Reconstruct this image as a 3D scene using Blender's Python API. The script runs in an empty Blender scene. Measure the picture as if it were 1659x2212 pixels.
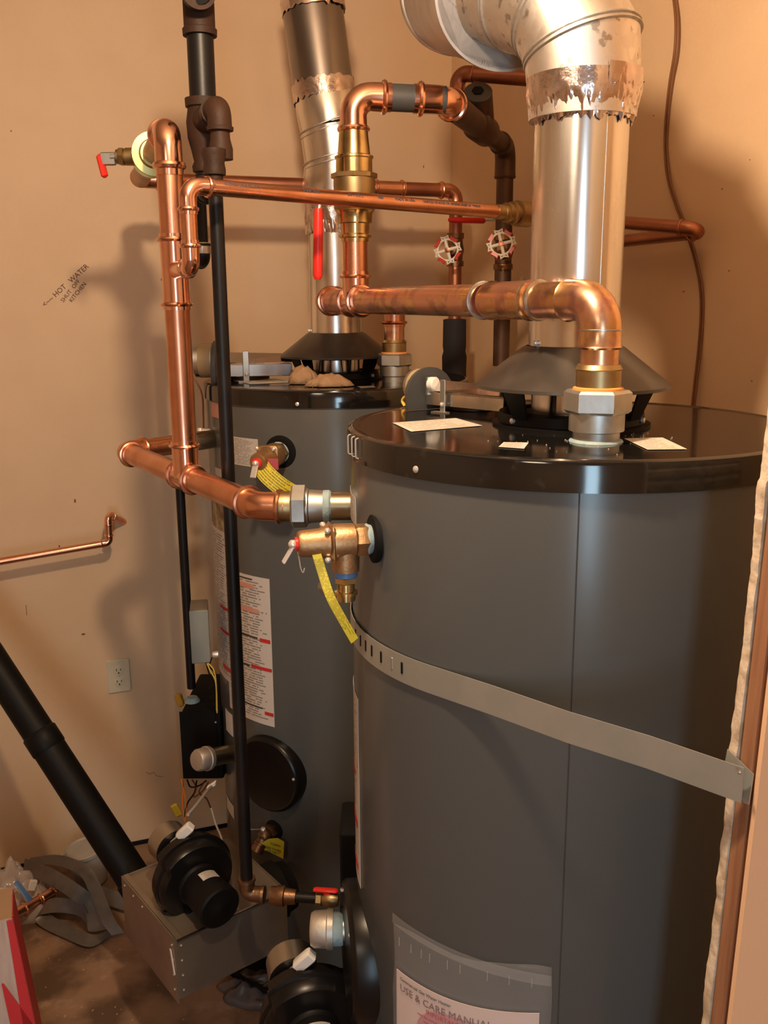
import bpy, math, random
from mathutils import Vector, Matrix, noise
random.seed(7)
SC = bpy.context.scene
COL = SC.collection
PI = math.pi
# ------------------------------------------------------------------ camera
FPX, PITCH, ROLL, H = 2000.0, math.radians(12.94), -0.0072, 1.78
CF = Vector((0, math.cos(PITCH), -math.sin(PITCH)))
CU0 = Vector((0, math.sin(PITCH), math.cos(PITCH)))
CR0 = Vector((1, 0, 0))
CR = CR0*math.cos(ROLL) + CU0*math.sin(ROLL)
CU = -CR0*math.sin(ROLL) + CU0*math.cos(ROLL)
CC = Vector((0, 0, H))
cam = bpy.data.cameras.new('camera')
cam.sensor_fit = 'HORIZONTAL'; cam.sensor_width = 36; cam.lens = 36*FPX/1659
cam.clip_start = 0.02
camo = bpy.data.objects.new('camera', cam); COL.objects.link(camo)
camo.matrix_world = Matrix(((CR.x, CU.x, -CF.x, 0), (CR.y, CU.y, -CF.y, 0), (CR.z, CU.z, -CF.z, H), (0, 0, 0, 1)))
SC.camera = camo
# ------------------------------------------------------------------ light
w = bpy.data.worlds.new('world'); SC.world = w; w.use_nodes = True
w.node_tree.nodes['Background'].inputs[0].default_value = (0.9, 0.8, 0.7, 1)
w.node_tree.nodes['Background'].inputs[1].default_value = 0.02
def lamp(name, kind, loc, energy, color, **k):
    l = bpy.data.lights.new(name, kind); l.energy = energy; l.color = color
    for a, b in k.items(): setattr(l, a, b)
    o = bpy.data.objects.new(name, l); COL.objects.link(o); o.location = loc
    return o
lamp('bulb_light', 'POINT', (-0.10, 0.90, 2.45), 68, (1.0, 0.72, 0.47), shadow_soft_size=0.04)
dl_ = lamp('doorway_daylight', 'AREA', (0.2, -2.2, 1.35), 27, (0.56, 0.82, 1.0), shape='RECTANGLE', size=0.34, size_y=1.9)
dl_.rotation_euler = (PI/2, 0, 0)
lamp('room_ceiling_lamp', 'AREA', (-0.9, -1.0, 2.5), 15, (1.0, 0.82, 0.62), shape='DISK', size=0.5)
SC.view_settings.view_transform = 'Standard'; SC.view_settings.look = 'None'
SC.view_settings.exposure = 0.0; SC.view_settings.gamma = 1.0
SC.view_settings.use_curve_mapping = False
# ------------------------------------------------------------------ pixel -> world helpers
def ray(x, y): return CR*((x-829.5)/FPX) - CU*((y-1106)/FPX) + CF
def P(x, y, d):                      # point seen at pixel (x, y) at distance d into the room
    q = ray(x, y); return CC + q*(d/q.y)
def Zp(x, y, z):                     # the same on a horizontal plane
    q = ray(x, y); return CC + q*((z-H)/q.z)
def on_plane(x, y, p0, n):
    q = ray(x, y); return CC + q*((p0-CC).dot(n)/q.dot(n))
def zrow(x, y, row):                 # height of the vertical line (x, y) at a picture row
    k = (1106-row)/FPX
    a = Vector((x, y, 0))
    n = CU - CF*k
    return H - a.dot(n)/n.z
ang = math.radians(20.3)
DL = Vector((math.cos(ang), math.sin(ang), 0)); NL = Vector((math.sin(ang), -math.cos(ang), 0))
W0 = Vector((-0.86, 2.779, 0))
def wl(x, y, off=0.0): return on_plane(x, y, W0 + NL*off, NL)
CORNER = wl(974, 360); CORNER.z = 0
NR = -DL; DR = NL.copy()
def wr(x, y, off=0.0): return on_plane(x, y, CORNER + NR*off, NR)
UP = Vector((0, 0, 1))
# ------------------------------------------------------------------ materials
def mat(name, col, rough=0.5, metal=0.0, col2=None, scale=8.0, lo=0.4, hi=0.6, bump=0.0, bscale=60.0, spec=0.5,
        vor=0.0, trans=0.0, alpha=1.0, stretch=None, rough2=None, coat=0.0, col3=None, scale3=3.0, lo3=0.55, hi3=0.65, detail=4):
    m = bpy.data.materials.new(name); m.use_nodes = True
    nt = m.node_tree; b = nt.nodes['Principled BSDF']; L = nt.links.new
    b.inputs['Base Color'].default_value = (*col, 1); b.inputs['Roughness'].default_value = rough
    b.inputs['Metallic'].default_value = metal; b.inputs['Specular IOR Level'].default_value = spec
    b.inputs['Transmission Weight'].default_value = trans; b.inputs['Alpha'].default_value = alpha
    b.inputs['Coat Weight'].default_value = coat
    tc = nt.nodes.new('ShaderNodeTexCoord'); mp = nt.nodes.new('ShaderNodeMapping'); L(tc.outputs['Object'], mp.inputs[0])
    if stretch: mp.inputs['Scale'].default_value = stretch
    last = None
    if col2:
        if vor:
            t = nt.nodes.new('ShaderNodeTexVoronoi'); t.inputs['Scale'].default_value = vor; o = t.outputs['Color']
            s = nt.nodes.new('ShaderNodeSeparateColor'); L(o, s.inputs[0]); o = s.outputs[0]
        else:
            t = nt.nodes.new('ShaderNodeTexNoise'); t.inputs['Scale'].default_value = scale; t.inputs['Detail'].default_value = detail; o = t.outputs['Fac']
        L(mp.outputs[0], t.inputs['Vector'])
        mr = nt.nodes.new('ShaderNodeMapRange'); mr.inputs[1].default_value = lo; mr.inputs[2].default_value = hi; L(o, mr.inputs[0])
        mx = nt.nodes.new('ShaderNodeMix'); mx.data_type = 'RGBA'; mx.inputs[6].default_value = (*col, 1); mx.inputs[7].default_value = (*col2, 1)
        L(mr.outputs[0], mx.inputs[0]); last = mx.outputs[2]
        if rough2 is not None:
            m2 = nt.nodes.new('ShaderNodeMapRange'); m2.inputs[3].default_value = rough; m2.inputs[4].default_value = rough2
            L(mr.outputs[0], m2.inputs[0]); L(m2.outputs[0], b.inputs['Roughness'])
        if col3:
            t3 = nt.nodes.new('ShaderNodeTexNoise'); t3.inputs['Scale'].default_value = scale3; t3.inputs['Detail'].default_value = 6
            L(mp.outputs[0], t3.inputs['Vector'])
            r3 = nt.nodes.new('ShaderNodeMapRange'); r3.inputs[1].default_value = lo3; r3.inputs[2].default_value = hi3; L(t3.outputs['Fac'], r3.inputs[0])
            x3 = nt.nodes.new('ShaderNodeMix'); x3.data_type = 'RGBA'; x3.inputs[7].default_value = (*col3, 1)
            L(r3.outputs[0], x3.inputs[0]); L(last, x3.inputs[6]); last = x3.outputs[2]
        L(last, b.inputs['Base Color'])
    if bump:
        t = nt.nodes.new('ShaderNodeTexNoise'); t.inputs['Scale'].default_value = bscale; t.inputs['Detail'].default_value = 3
        L(mp.outputs[0], t.inputs['Vector'])
        bm_ = nt.nodes.new('ShaderNodeBump'); bm_.inputs['Strength'].default_value = bump; bm_.inputs['Distance'].default_value = 0.002
        L(t.outputs['Fac'], bm_.inputs['Height']); L(bm_.outputs[0], b.inputs['Normal'])
    return m
def print_mat(name, paper, ink, rows, seed=0.0, words=26.0, fill=0.55, emit=None):
    """paper with lines of illegible small print, drawn from the UV map"""
    m = bpy.data.materials.new(name); m.use_nodes = True
    nt = m.node_tree; b = nt.nodes['Principled BSDF']; L = nt.links.new
    b.inputs['Roughness'].default_value = 0.5
    def math_(op, a, bb=None):
        n = nt.nodes.new('ShaderNodeMath'); n.operation = op
        for i, v in enumerate((a, bb)):
            if v is None: continue
            if isinstance(v, (int, float)): n.inputs[i].default_value = v
            else: L(v, n.inputs[i])
        return n.outputs[0]
    tc = nt.nodes.new('ShaderNodeTexCoord'); sp = nt.nodes.new('ShaderNodeSeparateXYZ'); L(tc.outputs['UV'], sp.inputs[0])
    u, v = sp.outputs[0], sp.outputs[1]
    vr = math_('MULTIPLY', v, rows); row = math_('FLOOR', vr); fr = math_('FRACT', vr)
    line = math_('MULTIPLY', math_('GREATER_THAN', fr, 0.3), math_('LESS_THAN', fr, 0.3+fill*0.9))
    cb = nt.nodes.new('ShaderNodeCombineXYZ'); L(math_('MULTIPLY', u, words), cb.inputs[0]); L(math_('MULTIPLY', row, 3.7), cb.inputs[1]); cb.inputs[2].default_value = seed
    nz = nt.nodes.new('ShaderNodeTexNoise'); nz.inputs['Scale'].default_value = 1.0; nz.inputs['Detail'].default_value = 1; L(cb.outputs[0], nz.inputs['Vector'])
    ink_ = math_('MULTIPLY', line, math_('GREATER_THAN', nz.outputs['Fac'], 0.42))
    cb2 = nt.nodes.new('ShaderNodeCombineXYZ'); L(math_('MULTIPLY', row, 1.9), cb2.inputs[1]); cb2.inputs[2].default_value = seed+5
    nz2 = nt.nodes.new('ShaderNodeTexNoise'); nz2.inputs['Scale'].default_value = 1.0; L(cb2.outputs[0], nz2.inputs['Vector'])
    wid = math_('ADD', math_('MULTIPLY', nz2.outputs['Fac'], 0.9), 0.36)
    ok = math_('MULTIPLY', math_('LESS_THAN', u, wid), math_('MULTIPLY', math_('GREATER_THAN', u, 0.06), math_('LESS_THAN', u, 0.94)))
    ok = math_('MULTIPLY', ok, math_('MULTIPLY', math_('GREATER_THAN', v, 0.03), math_('LESS_THAN', v, 0.97)))
    fac = math_('MULTIPLY', math_('MULTIPLY', ink_, ok), 0.7)
    mx = nt.nodes.new('ShaderNodeMix'); mx.data_type = 'RGBA'; mx.inputs[6].default_value = (*paper, 1); mx.inputs[7].default_value = (*ink, 1)
    L(fac, mx.inputs[0]); L(mx.outputs[2], b.inputs['Base Color'])
    return m
wallc = (0.74, 0.535, 0.345)
MT = dict(
 wall=mat('painted_drywall', wallc, 0.55, col2=(0.71, 0.51, 0.325), scale=5, bump=0.22, bscale=150, spec=0.35),
 wallfront=mat('painted_drywall_front', (0.86, 0.55, 0.33), 0.6, bump=0.15, bscale=130, spec=0.3),
 ceil=mat('ceiling_paint', (0.45, 0.36, 0.27), 0.9),
 floor=mat('stained_concrete', (0.31, 0.19, 0.115), 0.75, col2=(0.12, 0.068, 0.04), scale=6, lo=0.42, hi=0.6, bump=0.3, bscale=40,
           col3=(0.42, 0.28, 0.2), scale3=11, lo3=0.6, hi3=0.72),
 copper=mat('bright_copper', (0.80, 0.41, 0.26), 0.26, 1.0, col2=(0.62, 0.27, 0.15), scale=14, lo=0.4, hi=0.75, rough2=0.36, bump=0.05, bscale=25),
 copperfit=mat('polished_copper_fitting', (0.92, 0.53, 0.38), 0.17, 1.0, col2=(0.80, 0.38, 0.24), scale=20, lo=0.45, hi=0.8, rough2=0.25),
 copperheat=mat('heat_stained_copper', (0.74, 0.40, 0.29), 0.34, 1.0, col2=(0.76, 0.48, 0.22), scale=16, lo=0.4, hi=0.6, rough2=0.24,
           col3=(0.50, 0.27, 0.22), scale3=26, lo3=0.5, hi3=0.62, bump=0.1, bscale=50),
 copperdull=mat('dull_copper', (0.50, 0.22, 0.13), 0.42, 1.0, col2=(0.36, 0.15, 0.09), scale=10, lo=0.35, hi=0.7),
 copperdark=mat('oxidised_copper', (0.13, 0.08, 0.058), 0.5, 0.75, col2=(0.10, 0.06, 0.045), scale=18, lo=0.35, hi=0.65, bump=0.1, bscale=90),
 solder=mat('solder', (0.55, 0.55, 0.52), 0.35, 1.0, col2=(0.4, 0.36, 0.32), scale=60),
 brass=mat('brass', (0.46, 0.34, 0.17), 0.42, 1.0, col2=(0.36, 0.26, 0.13), scale=25, lo=0.4, hi=0.65, rough2=0.4),
 brassb=mat('shiny_brass', (0.72, 0.56, 0.27), 0.22, 1.0, col2=(0.5, 0.36, 0.17), scale=18, lo=0.45, hi=0.65),
 bronze=mat('cast_bronze', (0.52, 0.33, 0.17), 0.45, 0.9, col2=(0.44, 0.27, 0.14), scale=30, bump=0.2, bscale=220),
 bronzed=mat('dark_bronze', (0.30, 0.17, 0.09), 0.4, 0.9, col2=(0.2, 0.11, 0.06), scale=40, bump=0.2, bscale=220),
 galv=mat('galvanised_steel', (0.62, 0.60, 0.57), 0.42, 1.0, col2=(0.5, 0.48, 0.45), vor=110, lo=0.2, hi=0.9, rough2=0.55),
 galvduct=mat('spangled_galvanised_duct', (0.76, 0.73, 0.69), 0.40, 1.0, col2=(0.66, 0.63, 0.59), vor=70, lo=0.2, hi=0.9, rough2=0.46,
           col3=(0.40, 0.37, 0.34), scale3=42, lo3=0.60, hi3=0.64, bump=0.1, bscale=30),
 duct=mat('dull_brownish_duct', (0.50, 0.45, 0.41), 0.48, 1.0, col2=(0.42, 0.38, 0.34), scale=20, bump=0.1, bscale=20),
 alum=mat('flue_aluminium', (0.86, 0.84, 0.80), 0.2, 1.0, col2=(0.66, 0.64, 0.6), scale=9, lo=0.4, hi=0.7, rough2=0.3, bump=0.06, bscale=6, stretch=(3, 3, 0.4)),
 darkduct=mat('weathered_duct', (0.30, 0.28, 0.27), 0.25, 1.0, col2=(0.26, 0.24, 0.23), scale=6, lo=0.4, hi=0.65, bump=0.05, bscale=8),
 foil=mat('foil_tape', (0.80, 0.72, 0.68), 0.2, 1.0, col2=(0.6, 0.5, 0.47), scale=20, bump=0.9, bscale=55),
 zinc=mat('zinc_plated_iron', (0.56, 0.57, 0.55), 0.4, 1.0, col2=(0.47, 0.48, 0.46), scale=25, rough2=0.5, bump=0.1, bscale=80),
 zincyel=mat('yellowed_galvanised_pipe', (0.52, 0.47, 0.33), 0.32, 1.0, col2=(0.42, 0.36, 0.24), scale=16, bump=0.05),
 cap=mat('cast_cap', (0.62, 0.58, 0.52), 0.5, 0.8, bump=0.2, bscale=120),
 dope=mat('blue_pipe_sealant', (0.36, 0.47, 0.50), 0.6, bump=0.6, bscale=120, col2=(0.28, 0.4, 0.44), scale=60),
 bluering=mat('blue_plastic', (0.09, 0.22, 0.50), 0.35),
 blacksteel=mat('black_steel_pipe', (0.007, 0.006, 0.006), 0.42, 0.0, col2=(0.018, 0.012, 0.010), scale=9, lo=0.5, hi=0.75, spec=0.35, bump=0.08, bscale=90),
 rust=mat('rusty_iron', (0.045, 0.020, 0.011), 0.6, 0.0, spec=0.25, col2=(0.028, 0.014, 0.009), scale=14, lo=0.35, hi=0.65, bump=0.35, bscale=120),
 gray=mat('grey_enamel', (0.105, 0.110, 0.108), 0.24, 0.0, spec=0.55, bump=0.02, bscale=3, stretch=(4, 4, 0.5)),
 blackgloss=mat('black_gloss_enamel', (0.008, 0.0075, 0.007), 0.10, 0.0, spec=0.7, bump=0.02, bscale=20, col2=(0.02, 0.018, 0.015), scale=50, lo=0.62, hi=0.75),
 hood=mat('grey_brown_hood_enamel', (0.045, 0.038, 0.033), 0.34, 0.2, spec=0.6, col2=(0.06, 0.05, 0.043), scale=20, lo=0.5, hi=0.7),
 black=mat('black_plastic', (0.006, 0.0055, 0.0055), 0.5, spec=0.18),
 blackmatt=mat('matt_black', (0.006, 0.0055, 0.0055), 0.75, spec=0.2),
 dgray=mat('dark_grey_plastic', (0.06, 0.06, 0.06), 0.5),
 foam=mat('pipe_insulation', (0.018, 0.018, 0.022), 0.8, bump=0.3, bscale=40),
 cond=mat('zinc_sheet', (0.42, 0.41, 0.38), 0.33, 1.0),
 box=mat('brown_grey_sheet_steel', (0.36, 0.30, 0.235), 0.42, 0.7, col2=(0.27, 0.22, 0.175), scale=5, lo=0.4, hi=0.6),
 chrome=mat('chrome_screw', (0.85, 0.84, 0.82), 0.3, 0.6),
 paper=mat('white_label_paper', (0.72, 0.68, 0.62), 0.5),
 lidpaper=print_mat('lid_label_print', (0.66, 0.60, 0.52), (0.3, 0.27, 0.24), 9, 2.0, 14),
 labelprint=print_mat('warning_label_print', (0.62, 0.57, 0.53), (0.10, 0.09, 0.09), 58, 1.0, 16),
 labelfine=print_mat('fine_label_print', (0.60, 0.56, 0.52), (0.12, 0.11, 0.1), 26, 4.0, 18),
 tag=print_mat('yellow_tag_print', (0.80, 0.68, 0.05), (0.10, 0.09, 0.02), 7, 3.0, 50, 0.6),
 yellow=mat('yellow_plastic', (0.75, 0.62, 0.04), 0.45),
 red=mat('red_vinyl', (0.78, 0.03, 0.02), 0.35),
 redprint=mat('red_ink', (0.55, 0.03, 0.03), 0.5),
 pinkprint=mat('pale_red_ink', (0.65, 0.30, 0.24), 0.5),
 ink=mat('black_ink', (0.03, 0.03, 0.03), 0.6),
 inkbrown=mat('brown_marker_ink', (0.10, 0.04, 0.02), 0.7),
 inkblue=mat('blue_black_ink', (0.05, 0.07, 0.11), 0.5),
 pinkpage=mat('pink_cover_art', (0.62, 0.26, 0.30), 0.5),
 white=mat('white_plastic', (0.80, 0.78, 0.74), 0.4),
 almond=mat('almond_plastic', (0.66, 0.60, 0.44), 0.4),
 knobred=mat('red_enamel', (0.55, 0.04, 0.03), 0.35),
 knobwhite=mat('worn_white_enamel', (0.82, 0.80, 0.75), 0.4),
 orange=mat('orange_wire', (0.85, 0.25, 0.04), 0.4),
 wireyel=mat('yellow_wire', (0.80, 0.60, 0.12), 0.4),
 wirebrown=mat('brown_wire_sheath', (0.20, 0.085, 0.035), 0.45),
 wiregrey=mat('grey_wire', (0.35, 0.33, 0.31), 0.4),
 gasket=mat('orange_gasket', (0.85, 0.33, 0.08), 0.5),
 stud=mat('reddish_stud_timber', (0.36, 0.17, 0.085), 0.7, col2=(0.26, 0.11, 0.055), scale=7, lo=0.4, hi=0.65, stretch=(12, 12, 0.6), bump=0.3, bscale=30),
 gyp=mat('broken_gypsum', (0.72, 0.60, 0.46), 0.9, col2=(0.52, 0.40, 0.28), scale=45, lo=0.45, hi=0.62, bump=0.8, bscale=90),
 fluff=mat('insulation_wool', (0.42, 0.27, 0.15), 0.9, col2=(0.38, 0.22, 0.12), scale=40, bump=1.0, bscale=120),
 poly=mat('clear_polythene', (0.85, 0.85, 0.85), 0.22, trans=0.0, alpha=0.08, spec=0.7, bump=0.3, bscale=25),
 bagplastic=mat('cloudy_bag_plastic', (0.75, 0.66, 0.62), 0.2, alpha=0.42, spec=0.8, bump=0.8, bscale=30),
 whitebucket=mat('dusty_white_plastic', (0.45, 0.42, 0.38), 0.5, col2=(0.38, 0.35, 0.31), scale=9),
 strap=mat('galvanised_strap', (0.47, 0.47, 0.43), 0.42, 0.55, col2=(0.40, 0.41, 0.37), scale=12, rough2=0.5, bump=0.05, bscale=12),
 cardred=mat('red_carton', (0.62, 0.04, 0.05), 0.5),
 cardwhite=mat('white_carton', (0.60, 0.50, 0.46), 0.55, col2=(0.5, 0.4, 0.37), scale=60, stretch=(1, 1, 0.1)),
 cardtan=mat('tan_carton', (0.42, 0.27, 0.16), 0.7),
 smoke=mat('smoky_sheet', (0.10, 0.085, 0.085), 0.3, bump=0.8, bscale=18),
)
# ------------------------------------------------------------------ geometry helpers
def V(*a): return Vector(a)
def frame(d):
    d = d.normalized(); a = UP if abs(d.z) < 0.95 else Vector((1, 0, 0))
    x = a.cross(d).normalized(); return x, d.cross(x), d
class M:
    def __init__(s): s.v = []; s.f = []; s.uv = None
    def ring(s, c, x, y, r, n, ph=0.0):
        b = len(s.v)
        for i in range(n):
            t = 2*PI*i/n+ph; s.v.append(c + x*(r*math.cos(t)) + y*(r*math.sin(t)))
        return b
    def tube(s, pts, rad, n=20, cap=True):
        pts = [Vector(p) for p in pts]
        if not hasattr(rad, '__len__'): rad = [rad]*len(pts)
        d0 = (pts[1]-pts[0]).normalized(); x, y, d = frame(d0); rings = []
        for i, p in enumerate(pts):
            if i == 0: t = pts[1]-pts[0]
            elif i == len(pts)-1: t = pts[-1]-pts[-2]
            else: t = (pts[i+1]-p).normalized() + (p-pts[i-1]).normalized()
            t = t.normalized() if t.length > 1e-9 else d
            q = d.rotation_difference(t); x = q @ x; x = (x - t*x.dot(t)).normalized(); y = t.cross(x); d = t
            rings.append(s.ring(p, x, y, max(rad[i], 1e-5), n))
        for a, b in zip(rings, rings[1:]):
            for i in range(n): s.f.append((a+i, a+(i+1) % n, b+(i+1) % n, b+i))
        if cap:
            s.f.append(tuple(rings[0]+i for i in reversed(range(n)))); s.f.append(tuple(rings[-1]+i for i in range(n)))
        return s
    def lathe(s, o, ax, prof, n=32, cap=True):
        x, y, d = frame(Vector(ax)); o = Vector(o)
        rings = [s.ring(o + d*t, x, y, max(r, 1e-5), n) for t, r in prof]
        for a, b in zip(rings, rings[1:]):
            for i in range(n): s.f.append((a+i, a+(i+1) % n, b+(i+1) % n, b+i))
        if cap:
            s.f.append(tuple(rings[0]+i for i in reversed(range(n)))); s.f.append(tuple(rings[-1]+i for i in range(n)))
        return s
    def hexn(s, o, ax, r, h, ch=0.14, ph=0.0, n=6):
        """hexagonal nut, corner radius r, chamfered"""
        x, y, d = frame(Vector(ax)); o = Vector(o)
        rings = [s.ring(o, x, y, r*(1-ch), n, ph), s.ring(o+d*(h*0.12), x, y, r, n, ph), s.ring(o+d*(h*0.88), x, y, r, n, ph), s.ring(o+d*h, x, y, r*(1-ch), n, ph)]
        for a, b in zip(rings, rings[1:]):
            for i in range(n): s.f.append((a+i, a+(i+1) % n, b+(i+1) % n, b+i))
        s.f.append(tuple(rings[0]+i for i in reversed(range(n)))); s.f.append(tuple(rings[-1]+i for i in range(n)))
        return s
    def box(s, c, sz, X=None, Y=None, Z=None, bev=0.0):
        X = X or Vector((1, 0, 0)); Y = Y or Vector((0, 1, 0)); Z = Z or UP
        c = Vector(c); hx, hy, hz = sz[0]/2, sz[1]/2, sz[2]/2
        if bev <= 0:
            b = len(s.v)
            for k in (-1, 1):
                for j in (-1, 1):
                    for i in (-1, 1): s.v.append(c + X*(hx*i) + Y*(hy*j) + Z*(hz*k))
            for q in ((0, 2, 3, 1), (4, 5, 7, 6), (0, 1, 5, 4), (2, 6, 7, 3), (0, 4, 6, 2), (1, 3, 7, 5)): s.f.append(tuple(b+i for i in q))
        else:
            rings = []
            for zz, ins in ((-hz, bev), (-hz+bev, 0), (hz-bev, 0), (hz, bev)):
                ax, ay = hx-ins, hy-ins; q = min(bev, ax*0.9, ay*0.9); b = len(s.v)
                for (i, j) in ((ax-q, -ay), (ax, -ay+q), (ax, ay-q), (ax-q, ay), (-ax+q, ay), (-ax, ay-q), (-ax, -ay+q), (-ax+q, -ay)):
                    s.v.append(c + X*i + Y*j + Z*zz)
                rings.append(b)
            for a, b in zip(rings, rings[1:]):
                for i in range(8): s.f.append((a+i, a+(i+1) % 8, b+(i+1) % 8, b+i))
            s.f.append(tuple(rings[0]+i for i in reversed(range(8)))); s.f.append(tuple(rings[-1]+i for i in range(8)))
        return s
    def ball(s, c, r, n=12, sc=(1, 1, 1)):
        c = Vector(c); m = n//2; rings = []
        for j in range(1, m):
            t = PI*j/m; b = len(s.v)
            for i in range(n):
                p = 2*PI*i/n; s.v.append(c + Vector((r*sc[0]*math.sin(t)*math.cos(p), r*sc[1]*math.sin(t)*math.sin(p), -r*sc[2]*math.cos(t))))
            rings.append(b)
        for a, b in zip(rings, rings[1:]):
            for i in range(n): s.f.append((a+i, a+(i+1) % n, b+(i+1) % n, b+i))
        s.f.append(tuple(rings[0]+i for i in reversed(range(n)))); s.f.append(tuple(rings[-1]+i for i in range(n)))
        return s
    def grid(s, rows, uv=False, thick=0.0):
        """rows: list of equal-length point lists; thick: solid sheet"""
        b = len(s.v); nr, nc = len(rows), len(rows[0])
        for r in rows: s.v += [Vector(p) for p in r]
        for i in range(nr-1):
            for j in range(nc-1): s.f.append((b+i*nc+j, b+i*nc+j+1, b+(i+1)*nc+j+1, b+(i+1)*nc+j))
        if uv: s.uv = [(j/(nc-1), 1-i/(nr-1)) for i in range(nr) for j in range(nc)]
        if thick:
            nrm = (Vector(rows[0][-1])-Vector(rows[0][0])).cross(Vector(rows[-1][0])-Vector(rows[0][0])).normalized()
            b2 = len(s.v)
            for i in range(nr):
                for j in range(nc):
                    i0, i1, j0, j1 = max(i-1, 0), min(i+1, nr-1), max(j-1, 0), min(j+1, nc-1)
                    n_ = (Vector(rows[i][j1])-Vector(rows[i][j0])).cross(Vector(rows[i1][j])-Vector(rows[i0][j]))
                    n_ = n_.normalized() if n_.length > 1e-12 else nrm
                    s.v.append(Vector(rows[i][j]) - n_*thick)
                    if uv: s.uv.append(s.uv[i*nc+j])
            for i in range(nr-1):
                for j in range(nc-1): s.f.append((b2+i*nc+j, b2+(i+1)*nc+j, b2+(i+1)*nc+j+1, b2+i*nc+j+1))
            per = [(0, j) for j in range(nc)] + [(i, nc-1) for i in range(1, nr)] + [(nr-1, j) for j in range(nc-2, -1, -1)] + [(i, 0) for i in range(nr-2, 0, -1)]
            for (a, c_), (d, e) in zip(per, per[1:]+per[:1]):
                s.f.append((b+a*nc+c_, b2+a*nc+c_, b2+d*nc+e, b+d*nc+e))
        return s
    def add(s, o):
        b = len(s.v); s.v += o.v; s.f += [tuple(i+b for i in q) for q in o.f]; return s
    def build(s, name, m, root=None, label=None, sharp=38, kind=None, world=True):
        me = bpy.data.meshes.new(name)
        off = root.matrix_world.translation if (root is not None and world) else Vector()
        off = ROOTLOC.get(root, Vector()) if world else Vector()
        me.from_pydata([tuple(p-off) for p in s.v], [], s.f); me.validate(); me.update()
        if s.uv and len(s.uv) == len(s.v):
            ul = me.uv_layers.new(name='UVMap')
            for lp in me.loops: ul.data[lp.index].uv = s.uv[lp.vertex_index]
        me.materials.append(MT[m] if isinstance(m, str) else m)
        me.polygons.foreach_set('use_smooth', [True]*len(me.polygons))
        try: me.set_sharp_from_angle(angle=math.radians(sharp))
        except Exception: pass
        o = bpy.data.objects.new(name, me); COL.objects.link(o)
        if root is not None: o.parent = root; ROOTLOC[o] = ROOTLOC.get(root, Vector()).copy() if world else Vector()
        if label: o['label'] = label
        if kind: o['kind'] = kind
        return o
ROOTLOC = {}
def thing(name, label, cat, loc, group=None):
    o = bpy.data.objects.new(name, None); COL.objects.link(o); o.empty_display_size = 0.05
    o.location = loc; ROOTLOC[o] = Vector(loc); o['label'] = label; o['category'] = cat
    if group: o['group'] = group
    return o
def tag(o, label, cat, group=None):
    o['label'] = label; o['category'] = cat
    if group: o['group'] = group
    return o
def struct(o): o['kind'] = 'structure'; return o
def bend(p, a, b, R, n=8):
    """arc of radius R at corner p, incoming dir a, outgoing dir b"""
    a = a.normalized(); b = b.normalized(); th = a.angle(b)
    if th < 0.02: return [p], 0.0
    T = R*math.tan(th/2); ax = a.cross(b).normalized(); s = p - a*T; c = s + ax.cross(a).normalized()*R
    out = []
    for i in range(n+1):
        q = Matrix.Rotation(th*i/n, 3, ax); out.append(c + q @ (s-c))
    return out, T
SK = ((0.0, 1.08), (0.22, 1.09), (0.26, 1.24), (0.36, 1.31), (0.46, 1.24), (0.5, 1.08), (1.0, 1.06))
SKI = ((0.0, 1.42), (0.3, 1.46), (0.36, 1.3), (1.0, 1.28))
SKS = ((0.0, 1.1), (0.1, 1.16), (0.2, 1.1), (1.0, 1.08))
STY = dict(press=SK, iron=SKI, solder=SKS, plain=((0, 1.0), (1, 1.0)))
def elbow(p, a, b, r, style='press', R=1.35, s=1.25):
    a = a.normalized(); b = b.normalized(); arc, T = bend(p, a, b, R*r, 9)
    sk = STY[style]; L = s*r; pts = []; rad = []
    st = p - a*(T+L); en = p + b*(T+L)
    for t, k in sk[:-1]: pts.append(st + a*(L*t)); rad.append(r*k)
    mid = sk[-1][1]
    for q in arc: pts.append(q); rad.append(r*mid)
    for t, k in reversed(sk[:-1]): pts.append(en - b*(L*t)); rad.append(r*k)
    return M().tube(pts, rad, 28), T+L*0.8
def coupling(p, a, r, half, style='press'):
    sk = STY[style]; L = min(half, 1.2*r); a = a.normalized(); st = p-a*half; en = p+a*half
    pts = [st+a*(L*t) for t, k in sk]; rad = [r*k for t, k in sk]
    pts += [en-a*(L*t) for t, k in reversed(sk)]; rad += [r*k for t, k in reversed(sk)]
    ok = [0]
    for i in range(1, len(pts)):
        if (pts[i]-pts[ok[-1]]).dot(a) > 1e-5: ok.append(i)
    return M().tube([pts[i] for i in ok], [rad[i] for i in ok], 28)
def tee(p, a, b, r, rb, style='press', half=2.1, hb=2.1):
    m = coupling(p, a, r, half*r, style); sk = STY[style]; b = b.normalized()
    en = p + b*(hb*r); L = 1.1*rb
    pts = [p] + [en-b*(L*t) for t, k in reversed(sk)]; rad = [rb*1.06] + [rb*k for t, k in reversed(sk)]
    return m.tube(pts, rad, 28)
def run(root, pts, r, mp='copper', mf='copperfit', style='press', R=1.35, s=1.25, start=None, end=None, skip=()):
    """pipes between corners plus an elbow at every inner point"""
    pts = [Vector(p) for p in pts]; cut = [0.0]*len(pts)
    for i in range(1, len(pts)-1):
        if i in skip: continue
        m, c = elbow(pts[i], pts[i]-pts[i-1], pts[i+1]-pts[i], r, style, R, s); cut[i] = c
        m.build('elbow', mf if isinstance(mf, str) else mf[i], root)
    for i in range(len(pts)-1):
        d = (pts[i+1]-pts[i]); Ln = d.length; d.normalize()
        a = pts[i]+d*cut[i]; b = pts[i+1]-d*cut[i+1]
        if (b-a).dot(d) > 0.002: M().tube([a, b], r, 28).build('pipe', mp if isinstance(mp, str) else mp[i], root)
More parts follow.
